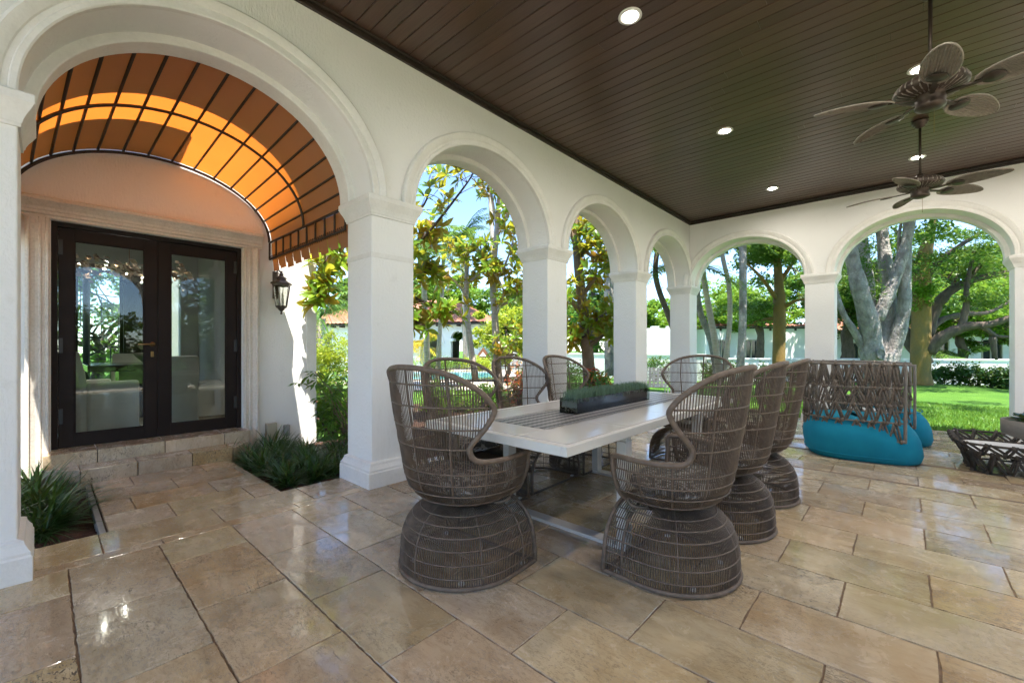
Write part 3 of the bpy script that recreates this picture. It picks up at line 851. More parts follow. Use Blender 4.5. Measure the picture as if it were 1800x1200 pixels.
# dining furniture
def slip_chair(name, arm=False):
    t = thing(name, '', 'chair')
    m = MB()
    # skirted seat block, flaring to the floor
    def ring(hx, hy, z, yo=0): return [(-hx, -hy+yo, z), (hx, -hy+yo, z), (hx, hy+yo, z), (-hx, hy+yo, z)]
    G = np.array([ring(.27, .29, .02), ring(.25, .27, .2), ring(.245, .265, .44), ring(.22, .25, .475)])
    m.grid(G, False, True); m.F.append((np.array([[0, 1, 2, 3]]) + m.n - 4, False))
    m.build('skirted_seat', M['slip'], t, bevel=.02)
    m = MB()
    G = np.array([[(x, -.20 - .02*k, z) for x, k in ()] for z in ()]) if 0 else None
    zz = [.03, .45, .75, .95, 1.0]; yy = [-.28, -.265, -.30, -.34, -.345]
    R_ = []
    for z, y in zip(zz, yy):
        w = .255 if z < .9 else .24; tk = .085 if z > .4 else .06
        R_.append([(-w, y-tk/2, z), (w, y-tk/2, z), (w, y+tk/2, z), (-w, y+tk/2, z)])
    m.grid(np.array(R_), False, True); m.F.append((np.array([[0, 1, 2, 3]]) + m.n - 4, False))
    m.build('backrest', M['slip'], t, bevel=.025)
    if arm:
        for s_ in (-1, 1):
            a_ = MB().box(s_*.29-.05, s_*.29+.05, -.26, .24, .03, .64); a_.build('armrest', M['slip'], t, bevel=.03)
    for sx in (-.2, .2):
        for sy in (-.22, .22):
            MB().box(sx-.02, sx+.02, sy-.02, sy+.02, -.0, .05).build('leg', M['black_table'], t)
    return t
dc = slip_chair('slipcovered_chair')
dc.scale = (.86,)*3; dc.location = (-3.50, 1.10, rz0); dc.rotation_euler.z = rad(90+4); dc['label'] = 'white slipcovered dining chair at the near side of the black table'
GR = 'slipcovered chairs in the dining room'
dc['group'] = GR
dup(dc, (-3.95, 1.62, rz0), rad(172), 'white slipcovered chair at the right end of the black dining table, nearest the glass', GR, .86)
dup(dc, (-4.55, 1.72, rz0), rad(176), 'white slipcovered chair at the right end of the black table, middle of the row', GR, .86)
dup(dc, (-5.20, 1.82, rz0), rad(178), 'white slipcovered chair at the right end of the black table, farthest back', GR, .86)
dup(dc, (-5.75, .95, rz0), rad(-90), 'white slipcovered chair on the far side of the black table behind the flowers', GR, .86)
da = slip_chair('slipcovered_armchair', True); da.scale = (.92,)*3; da.location = (-3.40, .44, rz0); da.rotation_euler.z = rad(22); da['label'] = 'white slipcovered armchair low in the left door pane'
dt = thing('dining_table', 'black lacquered dining table with pedestal base inside the room', 'table', (-4.6, .98, rz0))
MB().box(-.62, .62, -.62, .46, .66, .74).build('table_top', M['black_table'], dt, bevel=.004)
MB().box(-.22, .22, -.30, .25, 0, .66).build('pedestal', M['black_table'], dt, bevel=.004)
fb = thing('flower_bowl', 'grey bowl of pale green protea flowers on the black dining table', 'flower bowl', (-4.45, 1.02, rz0+.74))
MB().lathe([(.0, 0), (.07, .0), (.10, .03), (.17, .10), (.20, .15), (.19, .15), (.15, .10)], 20).build('bowl', M['concrete'], fb)
k_ = 0
PM = leafm('protea_petal', (.25, .28, .14), (.48, .46, .32), .2)
for a_, r_, z_ in [(q*1.05, .11, .19) for q in range(6)] + [(q*1.6, .05, .25) for q in range(4)]:
    m = MB()
    for j in range(14):
        c_ = j*2.4; e_ = .25 + .5*((j*37) % 10)/10
        d_ = np.array([math.cos(c_)*math.sin(e_), math.sin(c_)*math.sin(e_), math.cos(e_)]); s_ = np.array([-math.sin(c_), math.cos(c_), 0])
        m.add([(0, 0, 0), d_*.045 + s_*.014, d_*.085, d_*.045 - s_*.014], [[0, 1, 2, 3]], False, random.random())
    m.build('flower', PM, fb, (r_*math.cos(a_), r_*math.sin(a_), z_))
# chandelier of metal leaves and glass drops
ch = thing('chandelier', 'champagne metal leaf chandelier with glass drops over the dining table', 'chandelier', (-3.75, .72, 2.16))
m = MB()
for j in range(230):
    a_ = rng.random()*2*math.pi; rr = math.sqrt(rng.random()); x_, y_ = .42*rr*math.cos(a_), .66*rr*math.sin(a_); z_ = rng.normal(0, .055)
    n_ = rng.normal(0, 1, 3); n_ /= np.linalg.norm(n_); u_ = np.cross(n_, [.3, .5, .8]); u_ /= np.linalg.norm(u_); w_ = np.cross(n_, u_)
    c_ = np.array([x_, y_, z_]); s_ = .035 + .03*rng.random()
    m.add([c_ - u_*s_, c_ + w_*s_*.6, c_ + u_*s_, c_ - w_*s_*.6], [[0, 1, 2, 3]])
m.build('metal_leaves', M['chrome_leaf'], ch, kind='stuff')
for j in range(26):
    a_ = rng.random()*2*math.pi; rr = math.sqrt(rng.random()); 
    MB().lathe([(0, -.03), (.022, -.012), (.026, 0), (.018, .02), (0, .03)], 8, smooth=False).build('glass_drop', M['glass_clear'], ch, (.36*rr*math.cos(a_), .6*rr*math.sin(a_), -.11 - .07*rng.random()))
for j in range(5):
    MB().lathe([(0, -.012), (.012, 0), (0, .012)], 8).build('bulb', M['bulb'], ch, (.25*math.cos(j*1.3), -.45 + .22*j, -.02))
MB().tube([(0, 0, 0), (0, 0, 1.14)], .004, 5).build('cord', M['brass'], ch)

# ================================================================== ceiling lights and fans
def downlight(x, y, label):
    t = thing('recessed_light', label, 'ceiling light', (x, y, ZC), group='recessed lights in the board ceiling')
    MB().lathe([(.090, -.001), (.094, -.010), (.084, -.015), (.058, -.011), (.050, .0)], 32).build('trim_ring', M['white_paint'], t)
    m = MB(); a_ = np.arange(28)*2*math.pi/28; m.add(np.c_[.0505*np.cos(a_), .0505*np.sin(a_), np.full(28, -.003)], [list(range(28))[::-1]])
    m.build('lit_lens', M['lamp'], t)
downlight(1.76, 3.18, 'round lit recessed light in the board ceiling nearest the camera')
downlight(1.76, 5.66, 'round lit recessed light in the board ceiling, second along the arcade side')
downlight(1.76, 8.26, 'round lit recessed light in the board ceiling by the far corner')
downlight(3.50, 5.65, 'round lit recessed light half hidden behind the nearer ceiling fan blade')
downlight(3.53, 8.28, 'round lit recessed light behind the pole of the farther ceiling fan')

for x_, y_, w_ in ((3.50, 3.18, 'over the lawn side of the table'), (3.50, .70, 'over the near patio'), (5.25, .70, 'near the right arcade, closest to the near end'), (5.25, 3.18, 'near the right arcade, second along'), (5.25, 5.66, 'near the right arcade, third along'), (5.25, 8.26, 'near the right arcade, by the far corner')):
    downlight(x_, y_, 'round lit recessed light ' + w_ + ', out of view')
def blade_outline(t):                    # half width along the blade, 0..1
    return .088*(math.sin(math.pi*min(1, max(0, t))**.80))**.62 + .012
def make_fan(loc, angs, pitch, label):
    t = thing('ceiling_fan', label, 'ceiling fan', loc, group='woven blade ceiling fans')
    H = ZC - loc[2]
    MB().lathe([(.0, H), (.075, H-.001), (.078, H-.03), (.060, H-.035), (.062, H-.055), (.045, H-.06), (.045, H-.08), (.018, H-.09), (.0, H-.092)], 28).build('canopy', M['fan_metal'], t)
    MB().tube([(0, 0, H-.08), (0, 0, .1)], .013, 10).build('pole', M['fan_metal'], t)
    MB().lathe([(0, .16), (.03, .155), (.035, .12), (.06, .11), (.15, .095), (.19, .07), (.205, .045), (.205, .015), (.185, 0), (.13, -.02), (.09, -.025), (.085, -.05), (.082, -.09), (.088, -.095), (.086, -.11), (.05, -.125), (0, -.128)], 36).build('motor', M['fan_metal'], t)
    rb = MB()
    for k_ in range(30):
        a_ = k_*2*math.pi/30
        rb.tube([(.192*math.cos(a_), .192*math.sin(a_), .066), (.208*math.cos(a_), .208*math.sin(a_), .03), (.186*math.cos(a_), .186*math.sin(a_), 0), (.10*math.cos(a_), .10*math.sin(a_), -.024)], .005, 4)
    rb.build('motor_weave', M['fan_rib'], t, kind='stuff')
    MB().tube([(.02, 0, -.12), (.02, 0, -.30)], .0018, 4).build('pull_chain', M['brass'], t)
    for a_ in angs:
        b_ = bpy.data.objects.new('blade', None)
        L0, L1 = .22, .72; n = 22
        ts = np.linspace(0, 1, n); up, lo = [], []
        G = []
        for q in ts:
            w = blade_outline(q); x = L0 + (L1-L0)*q
            G.append([(x, w*s_, .006*(1-s_*s_) + .014*math.sin(q*3)) for s_ in np.linspace(-1, 1, 9)])
        m = MB(); G = np.array(G); m.grid(G); G2 = G.copy(); G2[:, :, 2] -= .006; m.grid(G2[:, ::-1])
        me = m.mesh('blade'); me.transform(Matrix.Rotation(pitch, 4, 'X'))
        o = ob('blade', me, M['fan_blade'], t); o.rotation_euler.z = rad(a_); o.location.z = -.035
        m = MB()
        edge = [(L0 + (L1-L0)*q, blade_outline(q), .014*math.sin(q*3)-.003) for q in ts] + [(L0 + (L1-L0)*q, -blade_outline(q), .014*math.sin(q*3)-.003) for q in ts[::-1]]
        m.tube(edge, .007, 5, closed=True)
        for j in range(-5, 6):
            yy_ = j*.0165
            qs = [q for q in np.linspace(.16, .99, 16) if blade_outline(q) > abs(yy_) + .004]
            if len(qs) > 3: m.tube([(L0 + (L1-L0)*q, yy_, .014*math.sin(q*3) - .006) for q in qs], .0042, 4)
        me = m.mesh('cane_rib'); me.transform(Matrix.Rotation(pitch, 4, 'X'))
        ob('cane_ribs', me, M['fan_rib'], o)
        m = MB(); m.box(.08, .30, -.014, .014, -.012, .0)
        m.lathe([(0, -.014), (.055, -.014), (.06, -.006), (0, -.004)], 16, (.315, 0, 0))
        me = m.mesh('bracket'); me.transform(Matrix.Rotation(pitch*.8, 4, 'X')); ob('blade_bracket', me, M['fan_metal'], o)
    return t
make_fan((3.53, 4.42, 3.085), [-86, -14, 58, 130, 202], rad(-14), 'dark bronze ceiling fan with five woven leaf blades, nearer and larger in view')
make_fan((3.53, 6.97, 3.085), [165, 93+14, 50-8, -22+8, -110+4], rad(-14), 'dark bronze ceiling fan with five woven leaf blades, farther down the patio')

# ================================================================== dining table on the patio
tb = thing('patio_table', 'long off white patio dining table with slab top and sled legs', 'table', (1.67, 2.98, 0))
TL, TW = 1.33, .55
m = MB()
m.box(-TW, -TW+.035, -TL, TL, .690, .738).box(TW-.035, TW, -TL, TL, .690, .738).box(-TW+.035, TW-.035, -TL, -TL+.05, .690, .738).box(-TW+.035, TW-.035, TL-.05, TL, .690, .738)
m.build('top_frame', M['table_white'], tb, bevel=.003)
MB().box(-TW+.034, TW-.034, -TL+.049, TL-.049, .695, .715).build('under_panel', M['table_white'], tb)
gx = [-.513, -.20, .20, .513]
for i in range(3):
    for j in range(4):
        ya, yb_ = -TL+.052 + (2*TL-.104)*j/4, -TL+.052 + (2*TL-.104)*(j+1)/4
        w = (gx[i+1]-gx[i])-.004; h = yb_-ya-.004
        o = MB().box(-w/2, w/2, -h/2, h/2, -.02, 0).build('slab', M['table_top'], tb, ((gx[i]+gx[i+1])/2, (ya+yb_)/2, .7385), .002)
for y_ in (-.62, .62):
    m = MB().box(-.5, .5, y_-.045, y_+.045, .0, .022).box(-.5, -.44, y_-.04, y_+.04, .022, .645).box(.44, .5, y_-.04, y_+.04, .022, .645).box(-.5, .5, y_-.03, y_+.03, .646, .689)
    m.build('sled_leg', M['table_white'], tb, bevel=.003)
# striped runner lying on the slabs
k = NT('runner_cloth'); v = k.coord((1, 1, 1)); sp = k.n('ShaderNodeSeparateXYZ'); k.set(sp, 'Vector', v)
wv = k.math('SINE', k.math('ADD', k.math('MULTIPLY', sp.outputs[0], 95.0), k.math('MULTIPLY', k.noise(k.coord((2, 30, 1)), 3, 2), 1.6)))
dash = k.math('SINE', k.math('MULTIPLY', sp.outputs[1], 150.0))
f = k.ramp(k.math('ADD', wv, k.math('MULTIPLY', dash, .35)), -.15, .15)
M['runner'] = k.done(k.pr(Base_Color=k.mix(f, (.035, .032, .036), (.36, .34, .33)), Roughness=.35))
tr_ = thing('table_runner', 'dark striped fringed runner along the middle of the patio table', 'table runner', (1.67, 3.05, .7392))
MB().box(-.20, .20, -1.12, 1.12, 0, .002).build('cloth', M['runner'], tr_)
m = MB()
for j in range(150):
    y_ = -1.11 + 2.22*j/149
    for s_ in (-1, 1):
        L_ = .03 + .03*rng.random(); m.add([(s_*.20, y_-.0035, .001), (s_*.20, y_+.0035, .001), (s_*(.20+L_), y_+rng.normal(0, .006), .0012)], [[0, 1, 2]])
m.build('fringe', pm('fringe_cord', (.05, .045, .045), (.03, .028, .03), 20, .7), tr_, kind='stuff')
# planter box on the table
pb = thing('table_planter', 'long glass planter box of clipped grey green grass on the table', 'planter', (1.65, 3.05, .7420))
pl, pw, ph = .57, .075, .105
gg = MB()
for (x0, x1, y0, y1) in ((-pw, pw, -pl, -pl+.006), (-pw, pw, pl-.006, pl), (-pw, -pw+.006, -pl+.006, pl-.006), (pw-.006, pw, -pl+.006, pl-.006)): gg.box(x0, x1, y0, y1, 0, ph)
gg.box(-pw+.006, pw-.006, -pl+.006, pl-.006, 0, .006)
gg.build('glass_box', glassm('grey_glass', (.84, .88, .85), 0, 1.45), pb)
m = MB()
P = np.c_[rng.uniform(-pw+.012, pw-.012, 1600), rng.uniform(-pl+.012, pl-.012, 1600), rng.uniform(.01, .05, 1600)]
for p_ in P[:700]:
    s_ = rng.uniform(.004, .009); m.lathe([(0, -s_), (s_, 0), (0, s_)], 5, p_, smooth=False)
m.build('pebbles', pm('dark_pebbles', (.30, .27, .22), (.12, .11, .09), 30, .6), pb, kind='stuff')
MB().box(-pw+.012, pw-.012, -pl+.012, pl-.012, .04, .085).build('turf_block', M['edging'], pb)
n = 5200
P = np.c_[rng.uniform(-pw+.006, pw-.006, n), rng.uniform(-pl+.008, pl-.008, n), np.full(n, .075)]
a_ = rng.random(n)*2*math.pi; s_ = np.c_[np.cos(a_), np.sin(a_), 0*a_]*.0026; tip = np.c_[rng.normal(0, .008, (n, 2)), rng.uniform(.07, .098, n)]
V = np.stack([P - s_, P + s_, P + tip], 1)
m = MB(); m.add(V.reshape(-1, 3), np.arange(3*n).reshape(-1, 3), False, np.repeat(rng.random(n), 3))
m.build('clipped_grass', leafm('grey_green_blade', (.07, .13, .095), (.17, .26, .19), .2), pb, kind='stuff')

# ================================================================== woven dining chairs
_z = [.33, .36, .40, .45, .52, .63, .72, .85, .97, 1.05, 1.12]
_W = [.12, .20, .275, .32, .345, .360, .375, .41, .42, .415, .405]
_B = [.12, .19, .255, .295, .316, .335, .35, .372, .392, .402, .41]
_F = [.10, .13, .15, .16, .165, .170, .17, .17, .17, .17, .17]
def U(p, z):
    """point of the shell: p = 0 at the back centre, .6 at the side, 1 at the front; negative = other side"""
    W_, B_, F_ = np.interp(z, _z, _W), np.interp(z, _z, _B), np.interp(z, _z, _F)
    s_ = 1 if p >= 0 else -1; q = abs(p)
    if q <= .6:
        t = q/.6*math.pi/2; return (s_*W_*math.sin(t), -B_*math.cos(t), z)
    t = (q-.6)/.4
    return (s_*W_*(1-.06*t*t), F_*t, z)
_pt = [0, .08, .16, .24, .31, .37, .41, .432]
_zt = [1.105, 1.102, 1.090, 1.068, 1.03, .985, .94, .89]
NECK = .325
def zlow(p): return float(np.interp(abs(p), [NECK, .36, .40, .432], [.72, .765, .82, .885]))
def ztop(p): return float(np.interp(abs(p), _pt, _zt))
def chair_mesh():
    out = {}
    weave = MB(); R3 = .0032
    n = 46
    for s_ in (-1, 1):
        for j in range(n):
            p = (j+.5)/n*.6
            if p < NECK: weave.tube([U(s_*p, z) for z in np.linspace(.335, ztop(p), 11)], R3, 3, caps=False)
            else:
                weave.tube([U(s_*p, z) for z in np.linspace(.335, .628, 7)], R3, 3, caps=False)
                if p < .43: weave.tube([U(s_*p, z) for z in np.linspace(zlow(p), ztop(p), 5)], R3, 3, caps=False)
        for j in range(14):                                  # arms
            p = .6 + .4*(j+.5)/14
            weave.tube([U(s_*p, z) for z in np.linspace(.335, .628, 7)], R3, 3, caps=False)
    out['shell_weave'] = (weave.mesh('shell_weave'), M['wicker'])
    rib = MB()
    for z in (.39, .45, .51, .57): rib.tube([U(p, z) for p in np.linspace(-.995, .995, 51)], .0043, 5)
    for z in (.70, .80, .91, 1.02):
        lim = max([p for p in np.linspace(.1, .432, 80) if ztop(p) > z and (p < NECK or zlow(p) < z)] + [.1])
        rib.tube([U(p, z) for p in np.linspace(-lim, lim, 37)], .0048, 5)
    for p in (-.22, 0, .22): rib.tube([U(p, z) for z in np.linspace(.34, ztop(p), 12)], .0043, 5)
    for p in (-.62, -.42, .42, .62): rib.tube([U(p, z) for z in np.linspace(.34, .63, 8)], .0043, 5)
    out['shell_rib'] = (rib.mesh('shell_rib'), M['wicker_rib'])
    rim = MB()
    path = [U(1, .385), U(1, .43), U(1, .53), U(1, .61), U(.97, .634), U(.85, .636), U(.70, .635), U(.55, .633), U(.42, .634), U(.355, .645), U(.325, .68), U(.327, .72)]
    path += [U(p, zlow(p)) for p in (.36, .40)] + [U(.434, .89)] + [U(p, ztop(p)) for p in (.41, .37, .31, .24, .16, .08, 0)]
    full = path + [(-x, y, z) for x, y, z in path[::-1][1:]]
    rim.tube(smooth_path(full, 4), .0145, 8)
    bot = [U(1, .385), (.24, .10, .355), (.15, .02, .335)]
    for s_ in (-1, 1): rim.tube(smooth_path([(s_*x, y, z) for x, y, z in bot], 4), .010, 6)
    out['rim'] = (rim.mesh('rim'), M['wicker_rib'])
    # base: loaf shaped skirt open at the front
    bz = lambda z: max(.0, 1-(z/.374)**3.7)**(1/2.3)
    def Bp(p, z):
        s_ = 1 if p >= 0 else -1; q = abs(p); k_ = bz(z)
        if q <= .6:
            t = q/.6*math.pi/2; return (s_*.352*k_*math.sin(t), -.345*k_*math.cos(t), z)
        t = (q-.6)/.4; return (s_*.352*k_, .215*t*(1 - .06*(z/.37)), z)
    zs_ = [.012, .07, .14, .20, .25, .285, .315, .338, .352, .360]
    weave = MB()
    for s_ in (-1, 1):
        for j in range(46): weave.tube([Bp(s_*(j+.5)/46*.6, z) for z in zs_], R3, 3, caps=False)
        for j in range(16): weave.tube([Bp(s_*(.6+.4*(j+.5)/16), z) for z in zs_], R3, 3, caps=False)
    for j in range(20):
        y_ = -.12 + .32*j/20; weave.tube([(-.15, y_, .360), (.15, y_, .360)], R3, 3, caps=False)
    out['base_weave'] = (weave.mesh('base_weave'), M['wicker'])
    rib = MB()
    for z in (.06, .125, .19, .245, .29, .325): rib.tube([Bp(p, z) for p in np.linspace(-.99, .99, 49)], .0045, 5)
    for p in (-.8, -.4, 0, .4, .8): rib.tube([Bp(p, z) for z in zs_], .0043, 5)
    out['base_rib'] = (rib.mesh('base_rib'), M['wicker_rib'])
    rim = MB()
    arch = [Bp(1, z) for z in zs_]; full = arch + [(-x, y, z) for x, y, z in arch[::-1]]
    rim.tube(full, .012, 8)
    rim.tube([Bp(p, .013) for p in np.linspace(-1, 1, 50)], .012, 8)
    rim.tube([Bp(1, .013), Bp(-1, .013)], .009, 6)
    out['base_rim'] = (rim.mesh('base_rim'), M['wicker_rib'])
    cu = MB(); a_ = np.linspace(0, 2*math.pi, 40, endpoint=False)
    prof = [(0.0, .455), (.7, .455), (.95, .458), (1.0, .475), (.99, .492), (.92, .505), (.6, .514), (0, .516)]
    se = lambda q: (abs(math.cos(q))**.7*math.copysign(1, math.cos(q))*.29, abs(math.sin(q))**.7*math.copysign(1, math.sin(q))*.22)
    cu.grid(np.array([[(se(q)[0]*k_, se(q)[1]*k_ - .05, z) for q in a_] for k_, z in prof]), True, True)
    out['seat_cushion'] = (cu.mesh('seat_cushion'), M['cushion'])
    ft = MB()
    for x_, y_ in ((.31, .16), (-.31, .16), (.19, -.20), (-.19, -.20)): ft.box(x_-.012, x_+.012, y_-.012, y_+.012, -.002, .01)
    out['feet'] = (ft.mesh('feet'), M['white_paint'])
    return out
CH = chair_mesh()
def make_chair(x, y, rz, label):
    t = thing('wicker_chair', label, 'chair', (x, y, gz(y) + .002), rz, 'woven wicker chairs round the patio table')
    for nm in ('shell_weave', 'base_weave'): ob(nm, CH[nm][0], CH[nm][1], t, kind='stuff')
    for nm in ('shell_rib', 'rim', 'base_rib', 'base_rim', 'seat_cushion', 'feet'): ob(nm, CH[nm][0], CH[nm][1], t)
make_chair(1.52, 1.62, rad(4), 'woven wicker armchair at the near end of the table, its back to the house door')
make_chair(2.42, 2.37, rad(88), 'woven wicker armchair nearest the camera on the lawn side of the table')
make_chair(2.43, 3.15, rad(90), 'woven wicker armchair in the middle of the lawn side of the table')
make_chair(2.44, 3.93, rad(91), 'woven wicker armchair at the far end of the lawn side of the table')
make_chair(.96, 2.25, rad(-92), 'woven wicker armchair on the arcade side of the table, leftmost of three')
make_chair(.94, 3.02, rad(-89), 'woven wicker armchair on the arcade side of the table, middle of three')
make_chair(.95, 3.75, rad(-88), 'woven wicker armchair on the arcade side of the table, in front of the second pillar')
make_chair(1.72, 4.62, rad(180), 'woven wicker armchair at the far end of the table facing the camera')

# ================================================================== teal lounge chairs with rope backs
def pouf_mesh(hx, hy, H, lean):
    n = 64; a_ = np.linspace(0, 2*math.pi, n, endpoint=False); ex = .72
    ux = np.sign(np.cos(a_))*np.abs(np.cos(a_))**ex; uy = np.sign(np.sin(a_))*np.abs(np.sin(a_))**ex
    prof = [(.0, .012), (.80, .012), (.88, .02), (.955, .08), (.985, .15), (1.0, .22), (.985, .29), (.93, .355), (.84, .395), (.70, .412), (.4, .42), (0, .42)]
    G = np.array([[(hx*k*x + lean*(z-.2)*-.35*(x > 0), hy*k*y, z*H/.42) for x, y in zip(ux, uy)] for k, z in prof])
    m = MB(); m.grid(G, True, True); return m
def rope_v(m, p0, p1, r_=.0105, spread=.013, d=None):
    """one run of doubled rope between two rails"""
    p0, p1 = np.array(p0), np.array(p1); t_ = p1 - p0; t_ /= np.linalg.norm(t_)
    s_ = np.cross(t_, d); s_ /= np.linalg.norm(s_) + 1e-9
    for k_ in (-.5, .5):
        o_ = s_*spread*k_*1.7; b_ = np.array(d)*.004*(1 if k_ > 0 else -1)
        m.tube([p0 + o_ + b_, (p0+p1)/2 + o_*1.1 + b_*2, p1 + o_*.8 + b_], r_, 5)
def lounge(loc, rz, label):
    t = thing('lounge_chair', label, 'lounge chair', loc, rz, 'teal lounge chairs with rope backs')
    pouf_mesh(.53, .53, .47, 1).build('seat_pouf', M['teal'], t)
    # sewn seams of the cover
    for nm_, zc_, kk in (('seam', .40, .86), ('seam', .075, .962)):
        a_ = np.linspace(0, 2*math.pi, 72, endpoint=False); ex = .72
        MB().tube([(.53*kk*np.sign(math.cos(q))*abs(math.cos(q))**ex - (.07*(zc_-.2)*5*.2 if math.cos(q) > 0 else 0), .53*kk*np.sign(math.sin(q))*abs(math.sin(q))**ex, zc_*.47/.42) for q in a_], .005, 5, closed=True).build(nm_, M['teal'], t)
    # back: plan curve from one open end round to the other
    hw, hb_ = .475, .505
    def plan(q, z):
        """q in -1..1; chair opens to +x"""
        s_ = math.copysign(1, q) if q else 1; a_ = abs(q)
        fl = 1 + .05*(z-.3)
        if a_ < .62:
            t_ = a_/.62*math.pi/2; return (-hb_*fl*math.cos(t_)**.85 + .0, s_*hw*fl*math.sin(t_)**.85, z)
        return (.33*(a_-.62)/.38, s_*hw*fl, z)
    zr = [.27, .46, .64, .82, 1.07]
    fr = MB(); qs = np.linspace(-1, 1, 61)
    fr.tube([plan(q, zr[0]) for q in qs], .014, 8); fr.tube([plan(q, zr[-1]) for q in qs], .014, 8)
    for z in zr[1:-1]: fr.tube([plan(q, z) for q in qs], .009, 6)
    for s_ in (-1, 1):
        e0, e1 = plan(s_, zr[0]), plan(s_, zr[-1])
        fr.tube(smooth_path([(e0[0]-.02, e0[1], e0[2]), (e0[0]+.012, e0[1], e0[2]+.015), (e0[0]+.016, e0[1], e0[2]+.05), (e1[0]+.016, e1[1], e1[2]-.05), (e1[0]+.012, e1[1], e1[2]-.015), (e1[0]-.02, e1[1], e1[2])], 4), .015, 8)
    for q in (-.31, .31): fr.tube([plan(q, zr[0]), plan(q, zr[-1])], .009, 6)
    fr.build('back_frame', M['rope_frame'], t)
    for i in range(4):
        m = MB(); nz = 18; off = .5*(i % 2)
        for j in range(nz):
            qa = -0.985 + 1.97*(j + .12 + .3*off)/nz; qb = -0.985 + 1.97*(j + .55 + .3*off)/nz; qc = -.985 + 1.97*(j + 1.0 + .3*off)/nz
            qc = min(qc, .985)
            d_ = np.array(plan((qa+qb)/2, .5)) * np.array([1, 1, 0]) + np.array([-.0, 0, 0]); d_ /= np.linalg.norm(d_) + 1e-9
            A, B_, Cc = plan(qa, zr[i]), plan(min(qb, .985), zr[i+1]), plan(qc, zr[i])
            rope_v(m, A, B_, d=d_); rope_v(m, B_, Cc, .0095, d=d_)
            for e_ in (A, B_):
                m.tube([np.array(e_) + d_*.014 + np.array([0, 0, -.016]), np.array(e_) + d_*.020 + np.array([0, 0, 0]), np.array(e_) + d_*.014 + np.array([0, 0, .016])], .014, 6)
        m.build('rope_lacing', M['rope'], t, kind='stuff')
    return t
l1 = lounge((2.99, 6.40, gz(6.42)), rad(8), 'teal round lounge chair with tall rope back, nearer the table')
l2 = lounge((3.13, 7.95, gz(8.0)), rad(2), 'teal round lounge chair with rope back, behind the other near the far arches')
l2['label'] = 'teal round lounge chair mostly hidden behind the other, nearer the lawn'
st = thing('side_table', 'small round white side table between the two teal lounge chairs', 'side table', (3.02, 7.25, gz(7.25)))
MB().lathe([(0, .0), (.16, 0), (.16, .012), (.025, .02), (.022, .42), (.20, .435), (.24, .45), (.24, .465), (0, .467)], 32).build('pedestal_top', M['white_paint'], st)

# ------------------------------------------------------------------ rope coffee table with planter bowl
ct = thing('coffee_table', 'low coffee table wrapped in dark rope zigzags with a pale inset top', 'coffee table', (4.50, 6.68, gz(6.6)))
def rr(q, hx, hy, ex=.38):
    c_, s_ = math.cos(q), math.sin(q); return (math.copysign(abs(c_)**ex, c_)*hx, math.copysign(abs(s_)**ex, s_)*hy)
fr = MB(); aq = np.linspace(0, 2*math.pi, 64, endpoint=False)
for hx, hy, z, r_ in ((.60, .42, .012, .009), (.66, .47, .21, .011), (.72, .52, .30, .012)):
    fr.tube([(*rr(q, hx, hy), z) for q in aq], r_, 7, closed=True)
fr.build('frame', M['rope_dark'], ct)
for (h0, z0), (h1, z1) in ((((.60, .42), .012), ((.66, .47), .21)), (((.66, .47), .21), ((.72, .52), .30))):
    m = MB(); nz = 26
    # even spacing along the rounded rectangle
    pts = np.array([rr(q, 1, .7) for q in np.linspace(0, 2*math.pi, 721)]); L = np.r_[0, np.cumsum(np.linalg.norm(np.diff(pts, axis=0), axis=1))]
    qa = np.interp(np.linspace(0, L[-1], 2*nz+1), L, np.linspace(0, 2*math.pi, 721))
    for j in range(nz):
        A = (*rr(qa[2*j], *h0), z0); B_ = (*rr(qa[2*j+1], *h1), z1); Cc = (*rr(qa[2*j+2], *h0), z0)
        d_ = np.array([B_[0], B_[1]*1.3, 0]); d_ /= np.linalg.norm(d_)
        rope_v(m, A, B_, .0125, .018, d_); rope_v(m, B_, Cc, .0125, .018, d_)
        for e_ in (A, B_): m.tube([np.array(e_) + d_*.012 + [0, 0, -.018], np.array(e_) + d_*.022, np.array(e_) + d_*.012 + [0, 0, .018]], .016, 6)
    m.build('rope_lacing', M['rope_dark'], ct, kind='stuff')
m = MB(); m.prism([rr(q, .645, .455) for q in aq], 2, .196, .206); m.build('inset_top', M['white_paint'], ct)
bw = thing('planter_bowl', 'grey concrete bowl planter on a short foot, standing on the coffee table', 'planter', (4.40, 6.60, gz(6.6)+.2065))
bw.scale = (1.32, 1.32, 1.12)
MB().lathe([(0, 0), (.088, 0), (.09, .01), (.09, .105), (.085, .11), (.07, .112), (.16, .135), (.205, .16), (.215, .18), (.215, .29), (.205, .292), (.20, .28), (.19, .24), (0, .235)], 40).build('bowl', M['concrete'], bw)
m = MB()
for j in range(26):
    a_ = j*2.4; e_ = .5 + .75*(j/26); L_ = .13 + .06*random.random()
    d_ = np.array([math.cos(a_), math.sin(a_), 0]); s_ = np.array([-math.sin(a_), math.cos(a_), 0]); b0 = d_*.05 + [0, 0, .26]
    G = []
    for q in np.linspace(0, 1, 6):
        w = .055*math.sin(math.pi*min(.98, q*.9+.08))**.8
        c_ = b0 + d_*L_*q*math.sin(e_) + np.array([0, 0, L_*(q*math.cos(e_) - .25*q*q)])
        G.append([c_ - s_*w + [0, 0, .012], c_, c_ + s_*w + [0, 0, .012]])
    m.grid(np.array(G), True, tint=random.random())
m.build('leaves', leafm('succulent_leaf', (.012, .05, .022), (.03, .09, .04), .12, rough=.35), bw)

